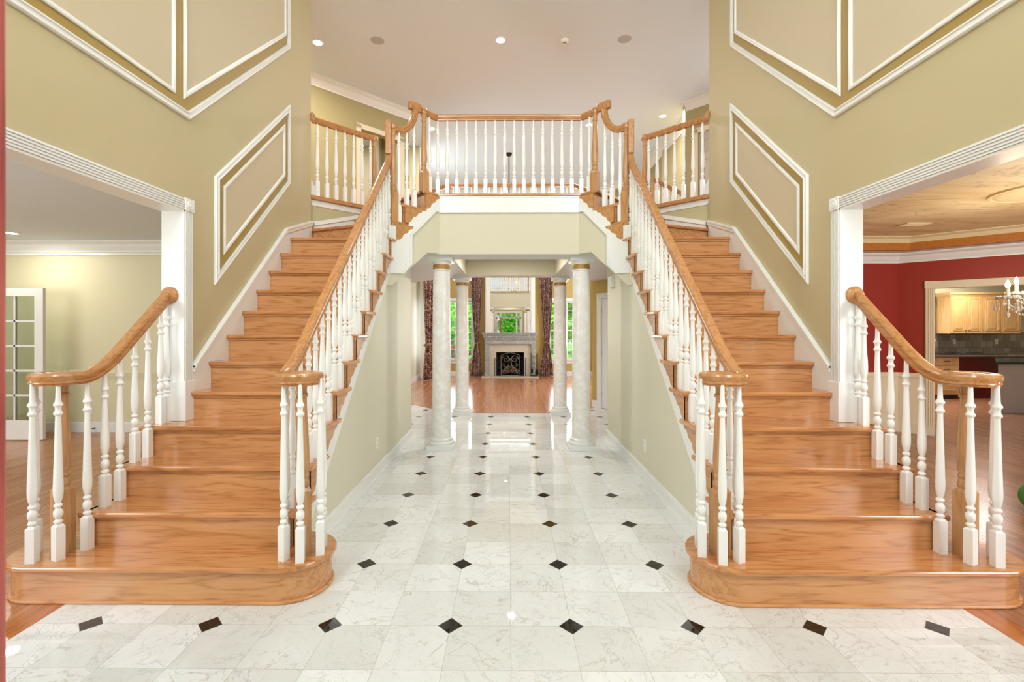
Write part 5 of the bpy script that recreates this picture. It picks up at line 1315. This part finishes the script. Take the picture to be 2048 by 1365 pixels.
g.box(-1.34, 1.34, FY, FY + .02, 3.21, 3.3); g.box(-1.34, 1.34, FY, FY + .02, 5.25, 5.34); g.box(-1.34, -1.25, FY, FY + .02, 3.3, 5.25); g.box(1.25, 1.34, FY, FY + .02, 3.3, 5.25)
fo = struct(g.build('window_4', M['white'], loc=(0, FY, 3.3))); MB().box(-1.25, 1.25, FY - .075, FY - .07, 3.3, 5.25).build('pane', M['glass'], fo)

# ------------------------------------------------------------------ outdoors
struct(MB().plan([(-30, -40), (30, -40), (30, -2.98), (-30, -2.98)], -.25, -.2).build('ground_front', M['lawn']))
struct(MB().plan([(-30, 12.3), (30, 12.3), (30, 45), (-30, 45)], -.25, -.2).build('ground_back', M['lawn']))
def tree(x, y, h, r, label, grp, kind=0):
    t = thing('tree', (x, y, -.2), label, 'tree', grp)
    MB().tube([(x, y, -.2), (x + .05, y, h * .35), (x, y, h * .6)], [.16, .13, .09], 8).build('trunk', M['bark'], t, smooth=True)
    bm = bmesh.new(); rnd = random.Random(int(x * 13 + y * 7))
    for k in range(12):
        a = rnd.uniform(0, 2 * PI); rr = r * rnd.uniform(0, .6); c = Vector((rr * math.cos(a), rr * math.sin(a), h * .5 + rnd.uniform(-.45, .4) * h))
        res = bmesh.ops.create_icosphere(bm, subdivisions=3, radius=r * rnd.uniform(.45, .7))
        for v in res['verts']:
            v.co *= 1 + rnd.uniform(-.13, .13); v.co += c
    me = bpy.data.meshes.new('foliage'); bm.to_mesh(me); bm.free(); me.materials.append(M['tree'])
    o = bpy.data.objects.new('foliage', me); C.objects.link(o); o.parent = t
for i, (x, y, h, r) in enumerate(((0.2, -11, 4.5, 1.7), (-5.2, -15, 7, 2.6), (5.4, -15, 7, 2.6))):
    tree(x, y, h, r, ['leafy green tree centred in the open front door of the mirror', 'tall leafy tree beyond the front lawn, left in the mirror', 'tall leafy tree beyond the front lawn, right in the mirror'][i], 'trees before the house')
for i, (x, y, h, r) in enumerate(((-4.6, 22, 6, 2.2), (4.0, 18, 4.5, 1.6), (-2.2, 28, 6, 2.4), (3.2, 28, 6, 2.4), (8.2, 24, 7, 2.4))):
    tree(x, y, h, r, ['green tree behind the left window, leftmost', 'nearest green tree, filling the right window', 'green tree behind the left window, toward the fireplace', 'green tree behind the right window, toward the fireplace', 'green tree farthest right behind the house'][i], 'trees behind the house')
t = thing('flowering_shrub', (-2.0, 15.0, -.2), 'shrub with pink blossom outside the left window', 'shrub')
b = MB(); rnd = random.Random(4)
for k in range(60): b.sphere((-2.0 + rnd.gauss(0, .3), 15 + rnd.gauss(0, .2), .5 + rnd.gauss(0, .25)), .07, 6, 5)
b.build('blossom', M['flower'], t)
MB().sphere((-2.0, 15.1, .25), .5, 14, 10).build('foliage', M['tree'], t)
sun = bpy.data.lights.new('sun', 'SUN'); sun.energy = 6.0; sun.angle = .02; so = bpy.data.objects.new('sun', sun); C.objects.link(so); so.rotation_euler = (math.radians(38), math.radians(18), 0)
